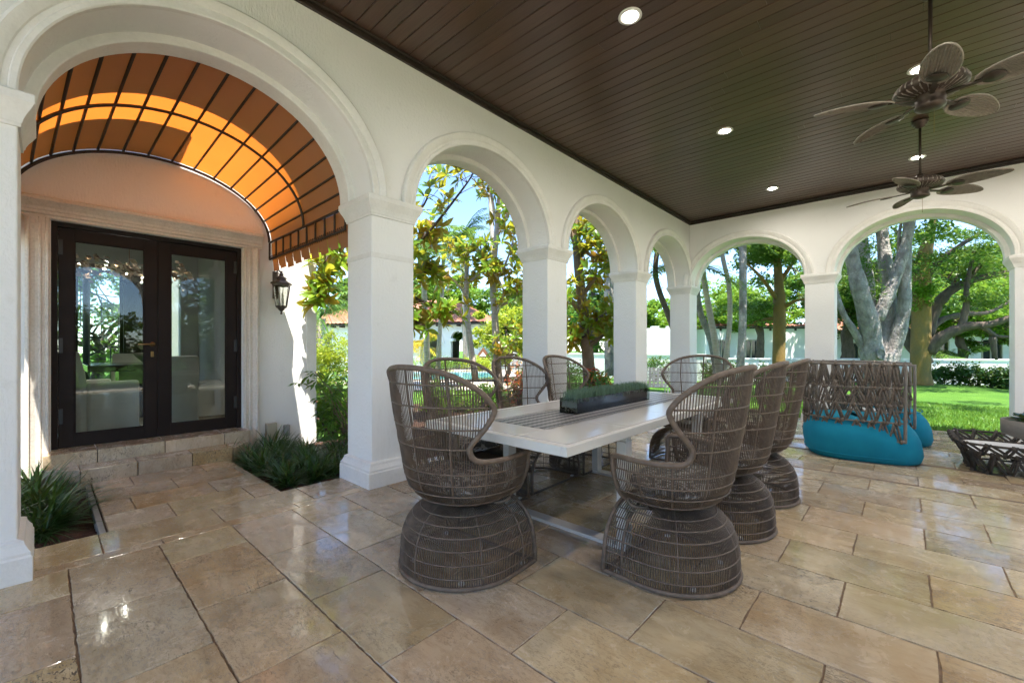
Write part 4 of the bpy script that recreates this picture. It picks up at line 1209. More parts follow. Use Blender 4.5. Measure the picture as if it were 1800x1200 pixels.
# ================================================================== garden: plants
def leaf_cloud(mb, P, size, up=.5, aspect=.42, droop=.15, seed=0):
    """one folded rhombus leaf at each point"""
    r = np.random.default_rng(seed); n = len(P)
    nrm = r.normal(0, 1, (n, 3)); nrm[:, 2] = np.abs(nrm[:, 2]) + up*2; nrm /= np.linalg.norm(nrm, axis=1)[:, None]
    d = r.normal(0, 1, (n, 3)); d -= nrm*np.sum(d*nrm, 1)[:, None]; d /= np.linalg.norm(d, axis=1)[:, None] + 1e-9
    s = np.cross(nrm, d); L = (size*(.6 + .8*r.random(n)))[:, None]
    V = np.stack([P - d*L*.5, P + s*L*aspect*.5 - nrm*L*droop*.4, P + d*L*.5 - nrm*L*droop, P - s*L*aspect*.5 - nrm*L*droop*.4], 1)
    mb.add(V.reshape(-1, 3), np.arange(4*n).reshape(-1, 4), False, np.repeat(r.random(n), 4))
def clumps(c, rx, ry, rz, k, n, spread, seed, hollow=.45, flat=.0):
    """leaf points gathered in clumps inside an ellipsoid crown"""
    r = np.random.default_rng(seed)
    d = r.normal(0, 1, (k, 3)); d /= np.linalg.norm(d, axis=1)[:, None]
    rr_ = (hollow + (1-hollow)*r.random(k))[:, None]
    cc = np.array(c) + d*rr_*np.array([rx, ry, rz])
    sp = spread*(.6 + .8*r.random(k))
    i = r.integers(0, k, n)
    q = r.normal(0, 1, (n, 3)); q /= np.linalg.norm(q, axis=1)[:, None]; q *= (r.random(n)**.45)[:, None]
    q[:, 2] *= (1 - flat)
    return cc[i] + q*sp[i][:, None], cc
def limb(p0, p1, r0, r1, bend, seed, m=7):
    r = np.random.default_rng(seed); p0, p1 = np.array(p0, float), np.array(p1, float); L = np.linalg.norm(p1-p0)
    ts = np.linspace(0, 1, m); P = p0 + (p1-p0)*ts[:, None]
    P[1:-1] += r.normal(0, bend*L, (m-2, 3))
    P = smooth_path(P, 3); return P, np.linspace(r0, r1, len(P))*(1 + .05*np.sin(np.arange(len(P))*1.7))
def broad_tree(name, label, base, th, tr, crown_c, crown_r, leaf, n, k, size, bark, leafmat, seed, lean=(0, 0), spread=.5, limbs=7, group=None, flat=.3, hollow=.4):
    """tapered trunk with limbs reaching into a clumped crown; crown_c is relative to the base"""
    t = thing(name, label, 'tree', base, 0, group)
    r = np.random.default_rng(seed)
    top = np.array([lean[0], lean[1], th])
    P, cc = clumps(crown_c, *crown_r, k, n, spread, seed, hollow, flat)
    tk = MB(); Pt, Rt = limb((0, 0, -.15), top, tr*1.25, tr*.75, .02, seed); Rt[:3] *= np.array([1.3, 1.15, 1.05]); tk.tube(Pt, Rt, 10)
    for c_ in cc[r.permutation(len(cc))[:limbs]]:
        s0 = top*(.72 + .28*r.random()); Q, R_ = limb(s0, s0 + (c_-s0)*.95, tr*.5, tr*.10, .05, int(r.integers(1e6))); tk.tube(Q, R_, 7)
        for _ in range(2):
            j = int(len(Q)*(.4 + .4*r.random())); c2 = cc[r.integers(len(cc))]
            if np.linalg.norm(c2 - Q[j]) < max(crown_r)*1.1:
                Q2, R2 = limb(Q[j], Q[j] + (c2-Q[j])*.9, tr*.22, tr*.06, .06, int(r.integers(1e6)), 5); tk.tube(Q2, R2, 5)
    tk.build('trunk', bark, t)
    m = MB(); leaf_cloud(m, P, size, .35, leaf, .15, seed+1); m.build('crown', leafmat, t)
    return t
# --- magnolia rosettes: big glossy leaves, rusty underneath
def rosette_mesh(seed, L=.17, n=9):
    r = np.random.default_rng(seed); m = MB()
    for j in range(n):
        a_ = j*2.4 + r.normal(0, .25); e_ = .35 + 1.0*r.random() ; l_ = L*(.75 + .5*r.random()); W_ = l_*.20
        d_ = np.array([math.cos(a_), math.sin(a_), 0]); s_ = np.array([-math.sin(a_), math.cos(a_), 0]); up = np.array([0, 0, 1.0])
        ax = d_*math.sin(e_) + up*math.cos(e_); nm = -d_*math.cos(e_) + up*math.sin(e_)
        G = []
        for q in np.linspace(0, 1, 6):
            w = W_*(math.sin(math.pi*(q*.93+.05))**.75)
            c_ = ax*l_*(q + .12) - nm*l_*.28*q*q
            G.append([c_ + s_*w + nm*w*.35, c_, c_ - s_*w + nm*w*.35])
        m.grid(np.array(G), True, tint=r.random())
    m.tube([(0, 0, -.06), (0, 0, .03)], .004, 4)
    me = m.mesh('leaf_cluster'); me.materials.append(M['magnolia']); return me
ROS = [rosette_mesh(s) for s in range(6)]
def magnolia(label, base, trunk_pts, trunk_r, limbs, bark, n, seed, spread=.32, scale=1.0, tight=False):
    """limbs: lists of points (relative to the base); rosettes gather along their outer halves"""
    t = thing('magnolia_tree', label, 'tree', base)
    r = np.random.default_rng(seed); tk = MB()
    P = smooth_path(trunk_pts, 4); tk.tube(P, np.linspace(trunk_r, trunk_r*.55, len(P)), 9)
    anchors = []
    for L in limbs:
        Q = smooth_path(L, 5); tk.tube(Q, np.linspace(trunk_r*.42, .008, len(Q)), 6)
        for j in range(len(Q)//3, len(Q)): anchors.append((*Q[j], .09 if (tight and L is limbs[-1]) else spread))
    anchors = np.array(anchors)
    for i in range(n):
        a_ = anchors[r.integers(len(anchors))]; q = r.normal(0, 1, 3); q /= np.linalg.norm(q); q[2] = q[2]*.8 + .15
        sp_ = a_[3]; a_ = a_[:3]; p_ = a_ + q*sp_*(r.random()**.6)
        tk.tube([a_, (a_+p_)/2 + r.normal(0, .02, 3), p_], [.006, .005, .003], 4, caps=False)
        o = bpy.data.objects.new('leaf_cluster', ROS[r.integers(6)]); C.objects.link(o); o.parent = t; o.location = p_
        dv = Vector(q) + Vector((0, 0, .55)); o.rotation_mode = 'QUATERNION'
        o.rotation_quaternion = dv.to_track_quat('Z', 'Y') @ Matrix.Rotation(r.random()*6.28, 4, 'Z').to_quaternion()
        s_ = scale*(.75 + .5*r.random()); o.scale = (s_, s_, s_)
    tk.build('trunk', bark, t)
    return t
def rel(px, py, d, base, bz=-.15):
    x, y = gp(px, d); return (x-base[0], y-base[1], zy(py, d)-base[2])
# near magnolia behind the first pillar
B_ = (*gp(668, 7.4), -.15)
lm = lambda *q: [rel(px, py, d, B_) for px, py, d in q]
magnolia('magnolia with rust backed leaves and trunk hidden behind the first full pillar', B_, [(0, 0, 0), (.05, 0, 1.4), (0, .05, 2.6), (.1, .05, 4.2)], .085,
         [lm((672, 480, 7.3), (710, 450, 7.0), (760, 400, 6.8), (815, 330, 6.6), (835, 300, 6.5)), lm((672, 500, 7.3), (720, 520, 7.0), (770, 540, 6.9), (800, 550, 6.8)),
          lm((668, 430, 7.3), (700, 400, 7.2), (745, 360, 7.1), (760, 310, 7.1)), lm((668, 520, 7.4), (640, 480, 7.3), (600, 460, 7.2), (565, 450, 7.2)),
          lm((690, 460, 7.3), (735, 480, 7.3), (765, 470, 7.2)), lm((668, 420, 7.4), (660, 330, 7.4), (680, 240, 7.4)), lm((672, 560, 7.4), (715, 560, 7.2), (752, 575, 7.1)),
          [(-3.0-B_[0], 3.7-B_[1], 3.0), (-2.25-B_[0], 3.0-B_[1], 2.95), (-2.16-B_[0], 2.62-B_[1], 2.75), (-2.14-B_[0], 2.42-B_[1], 2.35), (-2.13-B_[0], 2.38-B_[1], 1.9)]],  # limb added to cast leaf shadows on the house wall
         M['bark_brown'], 178, 11, .34, tight=True)
B_ = (*gp(822, 10.5), -.15)
magnolia('slim magnolia with yellow green leaves, bare curving trunk left of the second pillar', B_, [rel(836, 668, 10.5, B_), rel(826, 600, 10.5, B_), rel(820, 540, 10.5, B_), rel(820, 490, 10.4, B_), rel(822, 440, 10.4, B_)], .085,
         [lm((821, 520, 10.4), (800, 495, 10.3), (775, 470, 10.2)), lm((820, 500, 10.4), (845, 480, 10.3), (870, 470, 10.2)), lm((820, 480, 10.4), (815, 450, 10.4), (800, 435, 10.4))],
         M['bark_palm'], 60, 12, .30, .9)
B_ = (*gp(872, 10.2), -.15)
magnolia('magnolia with orange brown leaf undersides beside the second pillar, thick pale trunk', B_, [rel(878, 690, 10.2, B_), rel(872, 610, 10.2, B_), rel(870, 560, 10.2, B_), rel(866, 500, 10.2, B_), rel(872, 420, 10.1, B_), rel(880, 320, 10.1, B_)], .10,
         [lm((870, 540, 10.2), (895, 530, 10.0), (920, 500, 9.8), (940, 470, 9.6)), lm((868, 500, 10.2), (890, 460, 10.0), (905, 410, 9.8)), lm((866, 480, 10.2), (850, 450, 10.1), (840, 420, 10.0)),
          lm((872, 420, 10.1), (890, 380, 10.0), (900, 340, 9.8)), lm((874, 400, 10.1), (865, 350, 10.0), (858, 300, 9.9), (862, 270, 9.9)), lm((870, 560, 10.2), (885, 510, 10.0), (860, 470, 9.8)), lm((872, 600, 10.2), (890, 610, 9.9), (910, 590, 9.7))],
         M['bark_palm'], 170, 13, .36)
B_ = (*gp(1030, 9.6), -.15)
magnolia('magnolia with thick mottled trunk between the second and third pillars', B_, [rel(1037, 700, 9.6, B_), rel(1034, 630, 9.6, B_), rel(1028, 570, 9.6, B_), rel(1020, 500, 9.5, B_), rel(1014, 430, 9.5, B_), rel(1010, 340, 9.5, B_)], .15,
         [lm((1024, 520, 9.5), (1045, 490, 9.3), (1070, 470, 9.2)), lm((1028, 580, 9.6), (1050, 560, 9.3), (1075, 545, 9.1)), lm((1026, 560, 9.6), (1005, 530, 9.4), (990, 510, 9.3)),
          lm((1016, 460, 9.5), (1035, 420, 9.4), (1050, 380, 9.3)), lm((1015, 440, 9.5), (1000, 400, 9.4), (990, 380, 9.4)), lm((1032, 610, 9.6), (1060, 590, 9.3), (1085, 575, 9.2)), lm((1030, 590, 9.6), (1008, 590, 9.4), (985, 580, 9.3)), lm((1015, 420, 9.4), (1040, 450, 9.2), (1068, 440, 9.0))],
         M['bark_mottled'], 170, 14, .34)

# --- palms
def frond(mb, p0, az, elev, L, droop, w, nl, r, tint0=None):
    d_ = np.array([math.cos(az), math.sin(az), 0]); s_ = np.array([-math.sin(az), math.cos(az), 0]); N_ = 12
    ts = np.linspace(0, 1, N_); 
    P = np.array(p0) + d_*(L*(ts*math.cos(elev)))[:, None] + np.array([0, 0, 1.0])*(L*(ts*math.sin(elev) - droop*ts**2))[:, None]
    mb.tube(P, np.linspace(.022, .005, N_)*max(.5, L/2.5), 4, tint=.35)
    q = np.linspace(.12, .99, nl)
    c_ = np.stack([np.interp(q, ts, P[:, i]) for i in range(3)], -1)
    ln = w*np.sin(np.pi*(q*.82 + .12))**.8
    t0 = r.random()*.6 if tint0 is None else tint0
    for sd in (-1, 1):
        dirv = s_*sd*.85 + d_*.5 + np.c_[np.zeros(nl), np.zeros(nl), .10 - .5*r.random(nl)]
        dirv /= np.linalg.norm(dirv, axis=1)[:, None]
        wd = (.016 + .012*w)*np.ones(nl)[:, None]
        side = np.cross(dirv, np.array([0, 0, 1.0])); side /= np.linalg.norm(side, axis=1)[:, None] + 1e-9
        tip = c_ + dirv*ln[:, None] - np.array([0, 0, 1.0])*(ln*.25)[:, None]
        mid = c_ + dirv*(ln*.5)[:, None]
        V = np.stack([c_ - side*wd*.4, mid - side*wd, tip, mid + side*wd, c_ + side*wd*.4], 1)
        mb.add(V.reshape(-1, 3), np.arange(5*nl).reshape(-1, 5), False, np.repeat(np.clip(t0 + .4*r.random(nl), 0, 1), 5))
def palm(label, path, r0, r1, nf, L, seed, bark='bark_palm', mat='palm', droop=.55, name='palm_tree', w=.42, shaft=True):
    base = path[0]; t = thing(name, label, 'tree', base)
    Q = smooth_path(np.array(path) - np.array(base), 6); r = np.random.default_rng(seed); m = MB()
    R_ = np.linspace(r0, r1, len(Q)); m.tube(Q, R_, 10); m.build('trunk', M[bark], t)
    m = MB()
    for j in range(nf):
        frond(m, Q[-1] + np.array([0, 0, .05]), j*2.4 + r.normal(0, .15), -.2 + 1.35*((j*.618) % 1), L*(.85 + .3*r.random()), droop*(.7 + .6*r.random()), w, 34, r)
    m.build('crown', M[mat], t)
    return t
def pt(px, py, d): return (*gp(px, d), zy(py, d))
palm('tall palm with ringed trunk just right of the first full pillar', [pt(752, 668, 13.5), pt(750, 600, 13.5), pt(746, 520, 13.5), pt(744, 430, 13.5)], .10, .075, 16, 2.0, 21)
palm('slender leaning palm with pale ringed trunk, second right of the first full pillar', [pt(768, 676, 13.2), pt(772, 600, 13.2), pt(777, 520, 13.4), pt(780, 440, 13.6)], .075, .055, 14, 1.8, 22)
palm('feathery palm crown against the sky through the second arch', [pt(818, 640, 27), pt(816, 520, 27), pt(812, 415, 27)], .16, .12, 22, 3.2, 23, droop=.5)
palm('very tall thin palm trunk rising past the top of the second arch', [pt(868, 640, 24), pt(866, 450, 24), pt(860, 300, 24), pt(858, 100, 24)], .13, .10, 16, 2.6, 24)
palm('royal palm with smooth grey trunk left of the third pillar', [pt(1073, 660, 15), pt(1071, 560, 15), pt(1070, 470, 15), pt(1068, 400, 15)], .20, .15, 18, 2.8, 25, bark='bark_grey')
palm('curved palm leaning through the narrow fourth arch', [pt(1200, 640, 12.5), pt(1180, 568, 12.5), pt(1160, 515, 12.5), pt(1152, 480, 12.5), pt(1155, 440, 12.5)], .09, .07, 18, 1.7, 26, bark='bark_brown')
palm('low golden cane palm by the pool house', [pt(742, 640, 20), pt(741, 605, 20)], .10, .07, 18, 1.2, 27, mat='palm_gold')
palm('arching date palm behind the yellow hedge, left of the first full pillar', [pt(560, 650, 19), pt(562, 560, 19)], .28, .25, 30, 3.4, 28, droop=.75)
palm('low feathery palm by the garden wall under the spreading tree', [pt(1693, 655, 21), pt(1693, 632, 21)], .14, .12, 16, 2.1, 29, droop=.55)
palm('slim leaning palm trunk leftmost in the first lawn arch', [pt(1262, 672, 13), pt(1250, 600, 13), pt(1230, 545, 13), pt(1222, 470, 13)], .10, .08, 12, 2.0, 31, bark='bark_grey')
palm('slim ringed palm trunk leaning left, second in the first lawn arch', [pt(1266, 668, 12.6), pt(1255, 590, 12.6), pt(1244, 530, 12.6), pt(1236, 480, 12.6), pt(1225, 380, 12.6)], .095, .07, 12, 2.0, 32)
palm('slim curving palm trunk, third in the first lawn arch', [pt(1271, 668, 12.2), pt(1277, 620, 12.2), pt(1283, 560, 12.2), pt(1281, 500, 12.2), pt(1270, 450, 12.2), pt(1255, 360, 12.2)], .075, .055, 12, 1.9, 33)
palm('straight tall palm with shiny ringed grey trunk in the first lawn arch', [pt(1299, 672, 11.6), pt(1305, 580, 11.6), pt(1306, 480, 11.6), pt(1305, 380, 11.6), pt(1304, 260, 11.6)], .10, .085, 14, 2.2, 34, bark='bark_grey')

# --- big trees beyond the lawn arches
def big_grey():
    B_ = pt(1548, 692, 11.4); t = thing('grey_tree', 'large pale grey many stemmed tree behind the rope backed lounge chair', 'tree', B_)
    g_ = lambda *q: np.array([pt(px, py, d) for px, py, d in q]) - np.array(B_)
    m = MB()
    def stem(pts, r0, r1): 
        Q = smooth_path(pts, 5); m.tube(Q, np.linspace(r0, r1, len(Q))*(1 + .06*np.sin(np.arange(len(Q))*1.3)), 10)
    stem(g_((1548, 710, 11.4), (1548, 660, 11.4), (1547, 620, 11.4)), .42, .36)
    stem(g_((1535, 640, 11.3), (1530, 580, 11.3), (1512, 510, 11.2), (1497, 450, 11.2), (1485, 380, 11.1)), .27, .12)
    stem(g_((1530, 580, 11.4), (1526, 510, 11.5), (1518, 440, 11.6), (1508, 360, 11.7)), .19, .10)
    stem(g_((1556, 640, 11.5), (1562, 560, 11.6), (1558, 480, 11.7), (1550, 400, 11.8), (1548, 320, 11.8)), .23, .11)
    stem(g_((1540, 560, 11.3), (1556, 530, 11.2), (1580, 470, 11.1), (1598, 400, 11.0), (1606, 320, 11.0)), .17, .10)
    stem(g_((1560, 650, 11.4), (1578, 590, 11.3), (1589, 540, 11.2), (1592, 470, 11.1), (1596, 390, 11.1), (1600, 320, 11.0)), .20, .07)
    stem(g_((1528, 640, 11.4), (1506, 590, 11.4), (1482, 550, 11.4), (1466, 500, 11.4)), .11, .05)
    stem(g_((1582, 460, 11.2), (1580, 420, 11.2), (1586, 380, 11.2)), .05, .03)
    m.build('trunk', M['bark_grey'], t)
    kn = MB(); c_ = g_((1548, 622, 11.03))[0]; 
    fwd = np.array([sn, -cs, 0]); rt = np.array([cs, sn, 0])
    ring = [c_ + rt*.10*math.cos(q) + np.array([0, 0, .12*math.sin(q)]) for q in np.linspace(0, 2*math.pi, 24, endpoint=False)]
    kn.tube(ring, .018, 7, closed=True); kn.add(ring, [list(range(24))])
    kn.build('pruned_knot', M['bark_grey'], t)
    m = MB(); P, _ = clumps(g_((1550, 330, 11.4))[0], 5.5, 6.0, 1.2, 80, 27000, .50, 41, .1, .4); leaf_cloud(m, P, .11, .3, .5, .15, 42)  # broad canopy above the view, added to dapple the lawn with shade
    P, _ = clumps(g_((1525, 470, 11.3))[0], .5, .5, .9, 14, 900, .25, 43, .2); leaf_cloud(m, P, .07, .2, .5, .15, 44)
    m.build('crown', M['leaf_mid'], t)
big_grey()
def ochre_tree():
    B_ = pt(1620, 668, 16.5); t = thing('spreading_tree', 'spreading tree with ochre lichened trunk and long dark limbs over the lawn', 'tree', B_)
    g_ = lambda *q: np.array([pt(px, py, d) for px, py, d in q]) - np.array(B_)
    m = MB(); Q = smooth_path(g_((1618, 680, 16.5), (1618, 640, 16.5), (1619, 580, 16.5), (1620, 520, 16.5), (1622, 470, 16.5), (1632, 420, 16.4), (1645, 370, 16.3)), 5)
    m.tube(Q, np.interp(np.linspace(0, 1, len(Q)), [0, .1, .5, .75, 1], [.40, .31, .29, .22, .09]), 12); m.build('trunk', M['bark_mossy'], t)
    m = MB()
    def stem(r0, r1, *q):
        Q = smooth_path(g_(*q), 5); m.tube(Q, np.linspace(r0, r1, len(Q))*(1 + .08*np.sin(np.arange(len(Q))*1.9)), 8)
    stem(.26, .16, (1628, 640, 16.7), (1600, 600, 16.9), (1582, 570, 17.0), (1560, 520, 17.2), (1545, 460, 17.4))
    stem(.24, .09, (1630, 618, 16.4), (1660, 590, 16.0), (1700, 574, 15.6), (1740, 570, 15.2), (1790, 553, 14.8))
    stem(.22, .08, (1628, 590, 16.6), (1645, 540, 16.6), (1672, 510, 16.4), (1710, 492, 16.2), (1770, 478, 16.0), (1840, 455, 15.8))
    stem(.13, .05, (1632, 580, 16.6), (1660, 560, 16.8), (1700, 552, 17.0), (1740, 548, 17.2), (1790, 520, 17.4))
    stem(.12, .05, (1690, 576, 15.7), (1698, 540, 15.7), (1700, 500, 15.8), (1712, 440, 15.9))
    stem(.10, .04, (1725, 571, 15.3), (1750, 590, 15.2), (1780, 592, 15.0))
    stem(.10, .04, (1745, 592, 15.2), (1748, 620, 15.2), (1752, 632, 15.2))
    stem(.12, .05, (1620, 500, 16.5), (1650, 460, 16.2), (1690, 430, 16.0), (1740, 400, 15.8))
    stem(.12, .05, (1612, 480, 16.5), (1590, 440, 16.4), (1572, 400, 16.2))
    stem(.09, .04, (1700, 494, 16.2), (1730, 460, 16.0), (1775, 430, 15.8))
    m.build('limbs', M['bark_brown'], t)
    m = MB()
    P, _ = clumps(g_((1700, 450, 16.0))[0], 4.6, 3.4, 1.5, 85, 22000, .62, 51, .15, .6); leaf_cloud(m, P, .10, .5, .42, .15, 52)
    P, _ = clumps(g_((1730, 530, 15.8))[0], 2.6, 2.2, .5, 26, 3600, .45, 53, .1, .6); leaf_cloud(m, P, .085, .5, .42, .15, 54)
    P, _ = clumps(g_((1622, 300, 16.4))[0], 5.5, 5, 1.8, 70, 20000, .8, 57, .1, .5); leaf_cloud(m, P, .13, .5, .42, .15, 58)
    m.build('crown', M['leaf_mid'], t)
    m = MB(); P, _ = clumps(g_((1622, 520, 16.1))[0], .42, .42, .62, 16, 900, .24, 55, .5); leaf_cloud(m, P, .11, .4, .6, .2, 56)
    m.build('climbing_fern', M['leaf_bright'], t)
ochre_tree()
B_ = pt(1369, 668, 14.5); t = thing('stout_tree', 'stout mossy trunk with dense green crown in the first lawn arch', 'tree', B_)
m = MB(); Q = smooth_path(np.array([pt(1369, 684, 14.5), pt(1369, 640, 14.5), pt(1370, 580, 14.5), pt(1370, 520, 14.5), pt(1366, 450, 14.5), pt(1360, 380, 14.5)]) - np.array(B_), 5)
m.tube(Q, np.interp(np.linspace(0, 1, len(Q)), [0, .1, .6, .62, 1], [.26, .20, .185, .15, .08]), 11)
for q in (((1372, 545, 14.5), (1395, 530, 14.2), (1420, 525, 14.0)), ((1368, 530, 14.5), (1340, 490, 14.2), (1310, 460, 14.0)), ((1368, 500, 14.5), (1395, 460, 14.4), (1420, 420, 14.3)), ((1374, 560, 14.5), (1340, 562, 14.8), (1310, 575, 15.2))):
    Q = smooth_path(np.array([pt(*a_) for a_ in q]) - np.array(B_), 5); m.tube(Q, np.linspace(.08, .03, len(Q)), 7)
m.build('trunk', M['bark_mossy'], t)
m = MB(); P, _ = clumps(np.array(pt(1350, 440, 14.6)) - np.array(B_), 1.9, 1.9, 1.5, 46, 15000, .42, 61, .2, .25); leaf_cloud(m, P, .105, .4, .55, .15, 62)
P, _ = clumps(np.array(pt(1320, 545, 15.2)) - np.array(B_), 1.3, 1.3, .45, 18, 2600, .32, 63, .2, .4); leaf_cloud(m, P, .09, .4, .5, .15, 64)
m.build('crown', M['leaf_mid'], t)

# --- tree belt behind: individual trees
def T(label, px, d, h, tr, cz, cr, n, k, size_, mat, seed, bark='bark_brown', spread=.7, leaf=.5, hollow=.35):
    b_ = (*gp(px, d), float(lawn_z(0, 30)))
    return broad_tree('leafy_tree', label, b_, h, tr, (0, 0, cz), cr, leaf, n, k, size_*1.25, M[bark], M[mat], seed, spread=spread, group='trees beyond the garden', hollow=hollow)
T('bright green tree rising behind the pool house roof, above the slender palms', 762, 34, 4.0, .2, 5.6, (3.6, 3.6, 2.2), 9000, 50, .24, 'leaf_bright', 71, spread=.6)
T('yellow green bushy tree right of the pool house', 893, 17, 1.6, .09, 2.2, (1.5, 1.5, 1.5), 5000, 36, .13, 'leaf_yellow', 72, spread=.36)
T('broad dark tree behind the left end of the pool house', 590, 34, 4.5, .3, 5.2, (4.2, 4.2, 2.6), 9000, 50, .26, 'leaf_mid', 73)
T('tall green tree behind the middle of the pool house roof', 700, 38, 4.5, .3, 5.2, (4.5, 4.5, 2.8), 9000, 50, .28, 'leaf_mid', 74)
T('leafy tree behind the pool house, above its right hip', 800, 37, 4.2, .3, 4.6, (4.2, 4.2, 2.9), 9000, 50, .27, 'leaf_bright', 75)
T('leafy tree in the gap right of the pool house', 880, 35, 4.0, .3, 4.2, (3.6, 3.6, 3.0), 8500, 48, .25, 'leaf_mid', 76)
T('large green tree behind the low white wall, left of the third pillar', 960, 33, 4.0, .3, 4.0, (3.6, 3.6, 3.0), 8500, 48, .25, 'leaf_olive', 77)
T('large green tree behind the royal palm', 1045, 30, 4.0, .3, 3.6, (3.0, 3.0, 2.6), 8500, 46, .22, 'leaf_mid', 78)
T('shaggy light green tree above the tall white wall', 1120, 32, 3.5, .28, 3.6, (2.6, 2.6, 2.2), 7500, 44, .22, 'leaf_bright', 79)
T('light green tree above the tall white wall, right of the leaning palm', 1185, 34, 3.2, .28, 3.4, (2.6, 2.6, 2.0), 7500, 44, .22, 'leaf_bright', 80)
T('green tree behind the slim palm trunks', 1255, 27, 3.4, .25, 3.8, (2.8, 2.8, 2.1), 8500, 46, .19, 'leaf_bright', 81)
T('dark tree behind the white house, between the two lawn arches', 1430, 36, 5, .35, 6.2, (4.6, 4.6, 3.4), 9500, 55, .26, 'leaf_mid', 82)
T('dark dense tree left of the grey stems', 1490, 24, 3.5, .3, 4.6, (2.6, 2.6, 2.6), 9500, 46, .17, 'leaf_dark', 83)
T('tall green tree behind the spreading tree', 1610, 31, 5, .35, 6.6, (4.8, 4.8, 4.0), 11000, 60, .24, 'leaf_mid', 84)
T('tall olive green tree behind the right of the lawn', 1730, 30, 5, .35, 6.0, (4.4, 4.4, 3.6), 11000, 60, .23, 'leaf_olive', 85)
T('green tree beyond the right edge of the lawn', 1850, 24, 4, .3, 5.0, (4.0, 4.0, 3.2), 9000, 50, .2, 'leaf_mid', 86)
T('dense green tree behind the grey stems, above the neighbour roof', 1560, 22, 3.2, .22, 4.2, (2.8, 2.8, 1.9), 11000, 50, .15, 'leaf_mid', 87, spread=.5)
T('bright leafy tree over the garden wall, right of the ochre trunk', 1690, 22.5, 3.0, .2, 3.7, (3.0, 3.0, 1.7), 11000, 50, .14, 'leaf_bright', 88, spread=.5)
T('dark leafy tree over the garden wall near the right hand pillar', 1790, 21.5, 2.6, .2, 3.0, (2.4, 2.4, 1.7), 10000, 46, .14, 'leaf_mid', 89, spread=.45)
T('light green tree over the white house, left of the stout trunk', 1335, 23.5, 3.0, .2, 3.9, (2.2, 2.2, 1.3), 9000, 44, .14, 'leaf_bright', 67, spread=.45)
for i_, (x_, y_) in enumerate(((16, 14), (18, 5), (16, -4), (22, 10))):
    b_ = (x_, y_, -.2)
    broad_tree('leafy_tree', ('leafy tree beyond the right side of the patio near the lawn, out of view', 'leafy tree beyond the middle of the right side of the patio, out of view', 'leafy tree beyond the near right side of the patio, out of view', 'leafy tree farther out on the right side, out of view')[i_], b_, 3.4, .25, (0, 0, 4.2), (3, 3, 2.4), .5, 5000, 40, .22, M['bark_brown'], M['leaf_mid'], 90+i_, spread=.6, group='trees beyond the garden')

# --- shrubs and hedges
def shrub(name, label, base, r_, h, n, size, mat, seed, k=26, spread=.22, group=None, cat='shrub', leaf=.5, stems=7):
    t = thing(name, label, cat, base, 0, group); rr2 = np.random.default_rng(seed)
    P, cc = clumps((0, 0, h*.55), r_[0], r_[1], h*.5, k, n, spread, seed, .25, .1)
    m = MB()
    for c_ in cc[:stems]:
        Q, R_ = limb((rr2.normal(0, .05), rr2.normal(0, .05), 0), c_, .012 + .01*h, .004, .05, int(rr2.integers(1e6)), 5); m.tube(Q, R_, 5)
    m.build('stems', M['bark_brown'], t)
    m = MB(); leaf_cloud(m, P, size, .3, leaf, .15, seed+5); m.build('foliage', M[mat], t)
    return t
GH = 'hedge shrubs along the garden wall'
hx = [(1300, 19), (1330, 18.5), (1398, 18.5), (1250, 19), (1592, 19.6), (1652, 17.2), (1683, 16.8), (1712, 16.4), (1741, 16.0), (1772, 15.6), (1806, 15.2)]
hl = ['dark hedge shrub by the white wall between the slim palms', 'dark hedge shrub by the white wall left of the stout trunk', 'dark hedge shrub by the white wall right of the stout trunk', 'hedge shrub by the white wall behind the leaning palm trunks', 'dark hedge shrub by the wall left of the ochre trunk', 'dark hedge shrub by the wall just right of the ochre trunk', 'second hedge shrub right of the ochre trunk', 'third hedge shrub right of the ochre trunk', 'fourth hedge shrub right of the ochre trunk', 'hedge shrub by the wall beside the right hand pillar', 'hedge shrub by the wall behind the right hand pillar']
for i_, (px, d) in enumerate(hx):
    x_, y_ = gp(px, d); shrub('hedge_shrub', hl[i_], (x_, y_, float(lawn_z(x_, y_))), (.62, .62), .95, 1500, .10, 'leaf_dark', 200+i_, 22, .26, GH)
def S(label, px, d, r_, h, n, size, mat, seed, k=26, spread=.2, name='garden_shrub', leaf=.5, z=-.2):
    x_, y_ = gp(px, d); return shrub(name, label, (x_, y_, z), (r_, r_), h, n, size, mat, seed, k, spread, None, 'shrub', leaf)
S('yellow green sunlit hedge bush left of the first full pillar', 584, 9.0, .85, 1.75, 9000, .055, 'leaf_yellow', 301, 60, .22)
S('green shrub in front of the yellow hedge bush', 605, 7.2, .45, .75, 1500, .075, 'leaf_mid', 302)
S('red and yellow croton shrub behind the wicker chair by the second pillar', 917, 8.6, .42, 1.05, 1500, .10, 'croton', 303, 24, .18, 'croton_shrub', .3)
S('croton shrub with orange leaves low beside the first full pillar', 575, 7.8, .4, .62, 900, .09, 'croton', 304, 18, .16, 'croton_shrub', .3)
S('green rounded shrub behind the near wicker chair', 780, 8.6, .7, .62, 2400, .07, 'leaf_bright', 305)
S('green rounded shrub between magnolia trunks behind the wicker chairs', 850, 8.8, .6, .60, 2000, .07, 'leaf_mid', 306)
S('red leaved bromeliad clump at the foot of the mottled magnolia', 1052, 9.2, .38, .95, 420, .20, 'croton', 307, 14, .2, 'bromeliad', .2)
S('dense green shrub behind the table planter, left of the third pillar', 1052, 8.0, .55, .85, 2600, .065, 'leaf_mid', 308, 30, .2)
S('bluish green shrub by the low wall left of the mottled magnolia', 1003, 14, .5, .9, 1200, .09, 'leaf_mid', 309)
S('green shrub by the low wall seen through the narrow fourth arch', 1152, 17, .7, 1.0, 1500, .09, 'leaf_dark', 310)
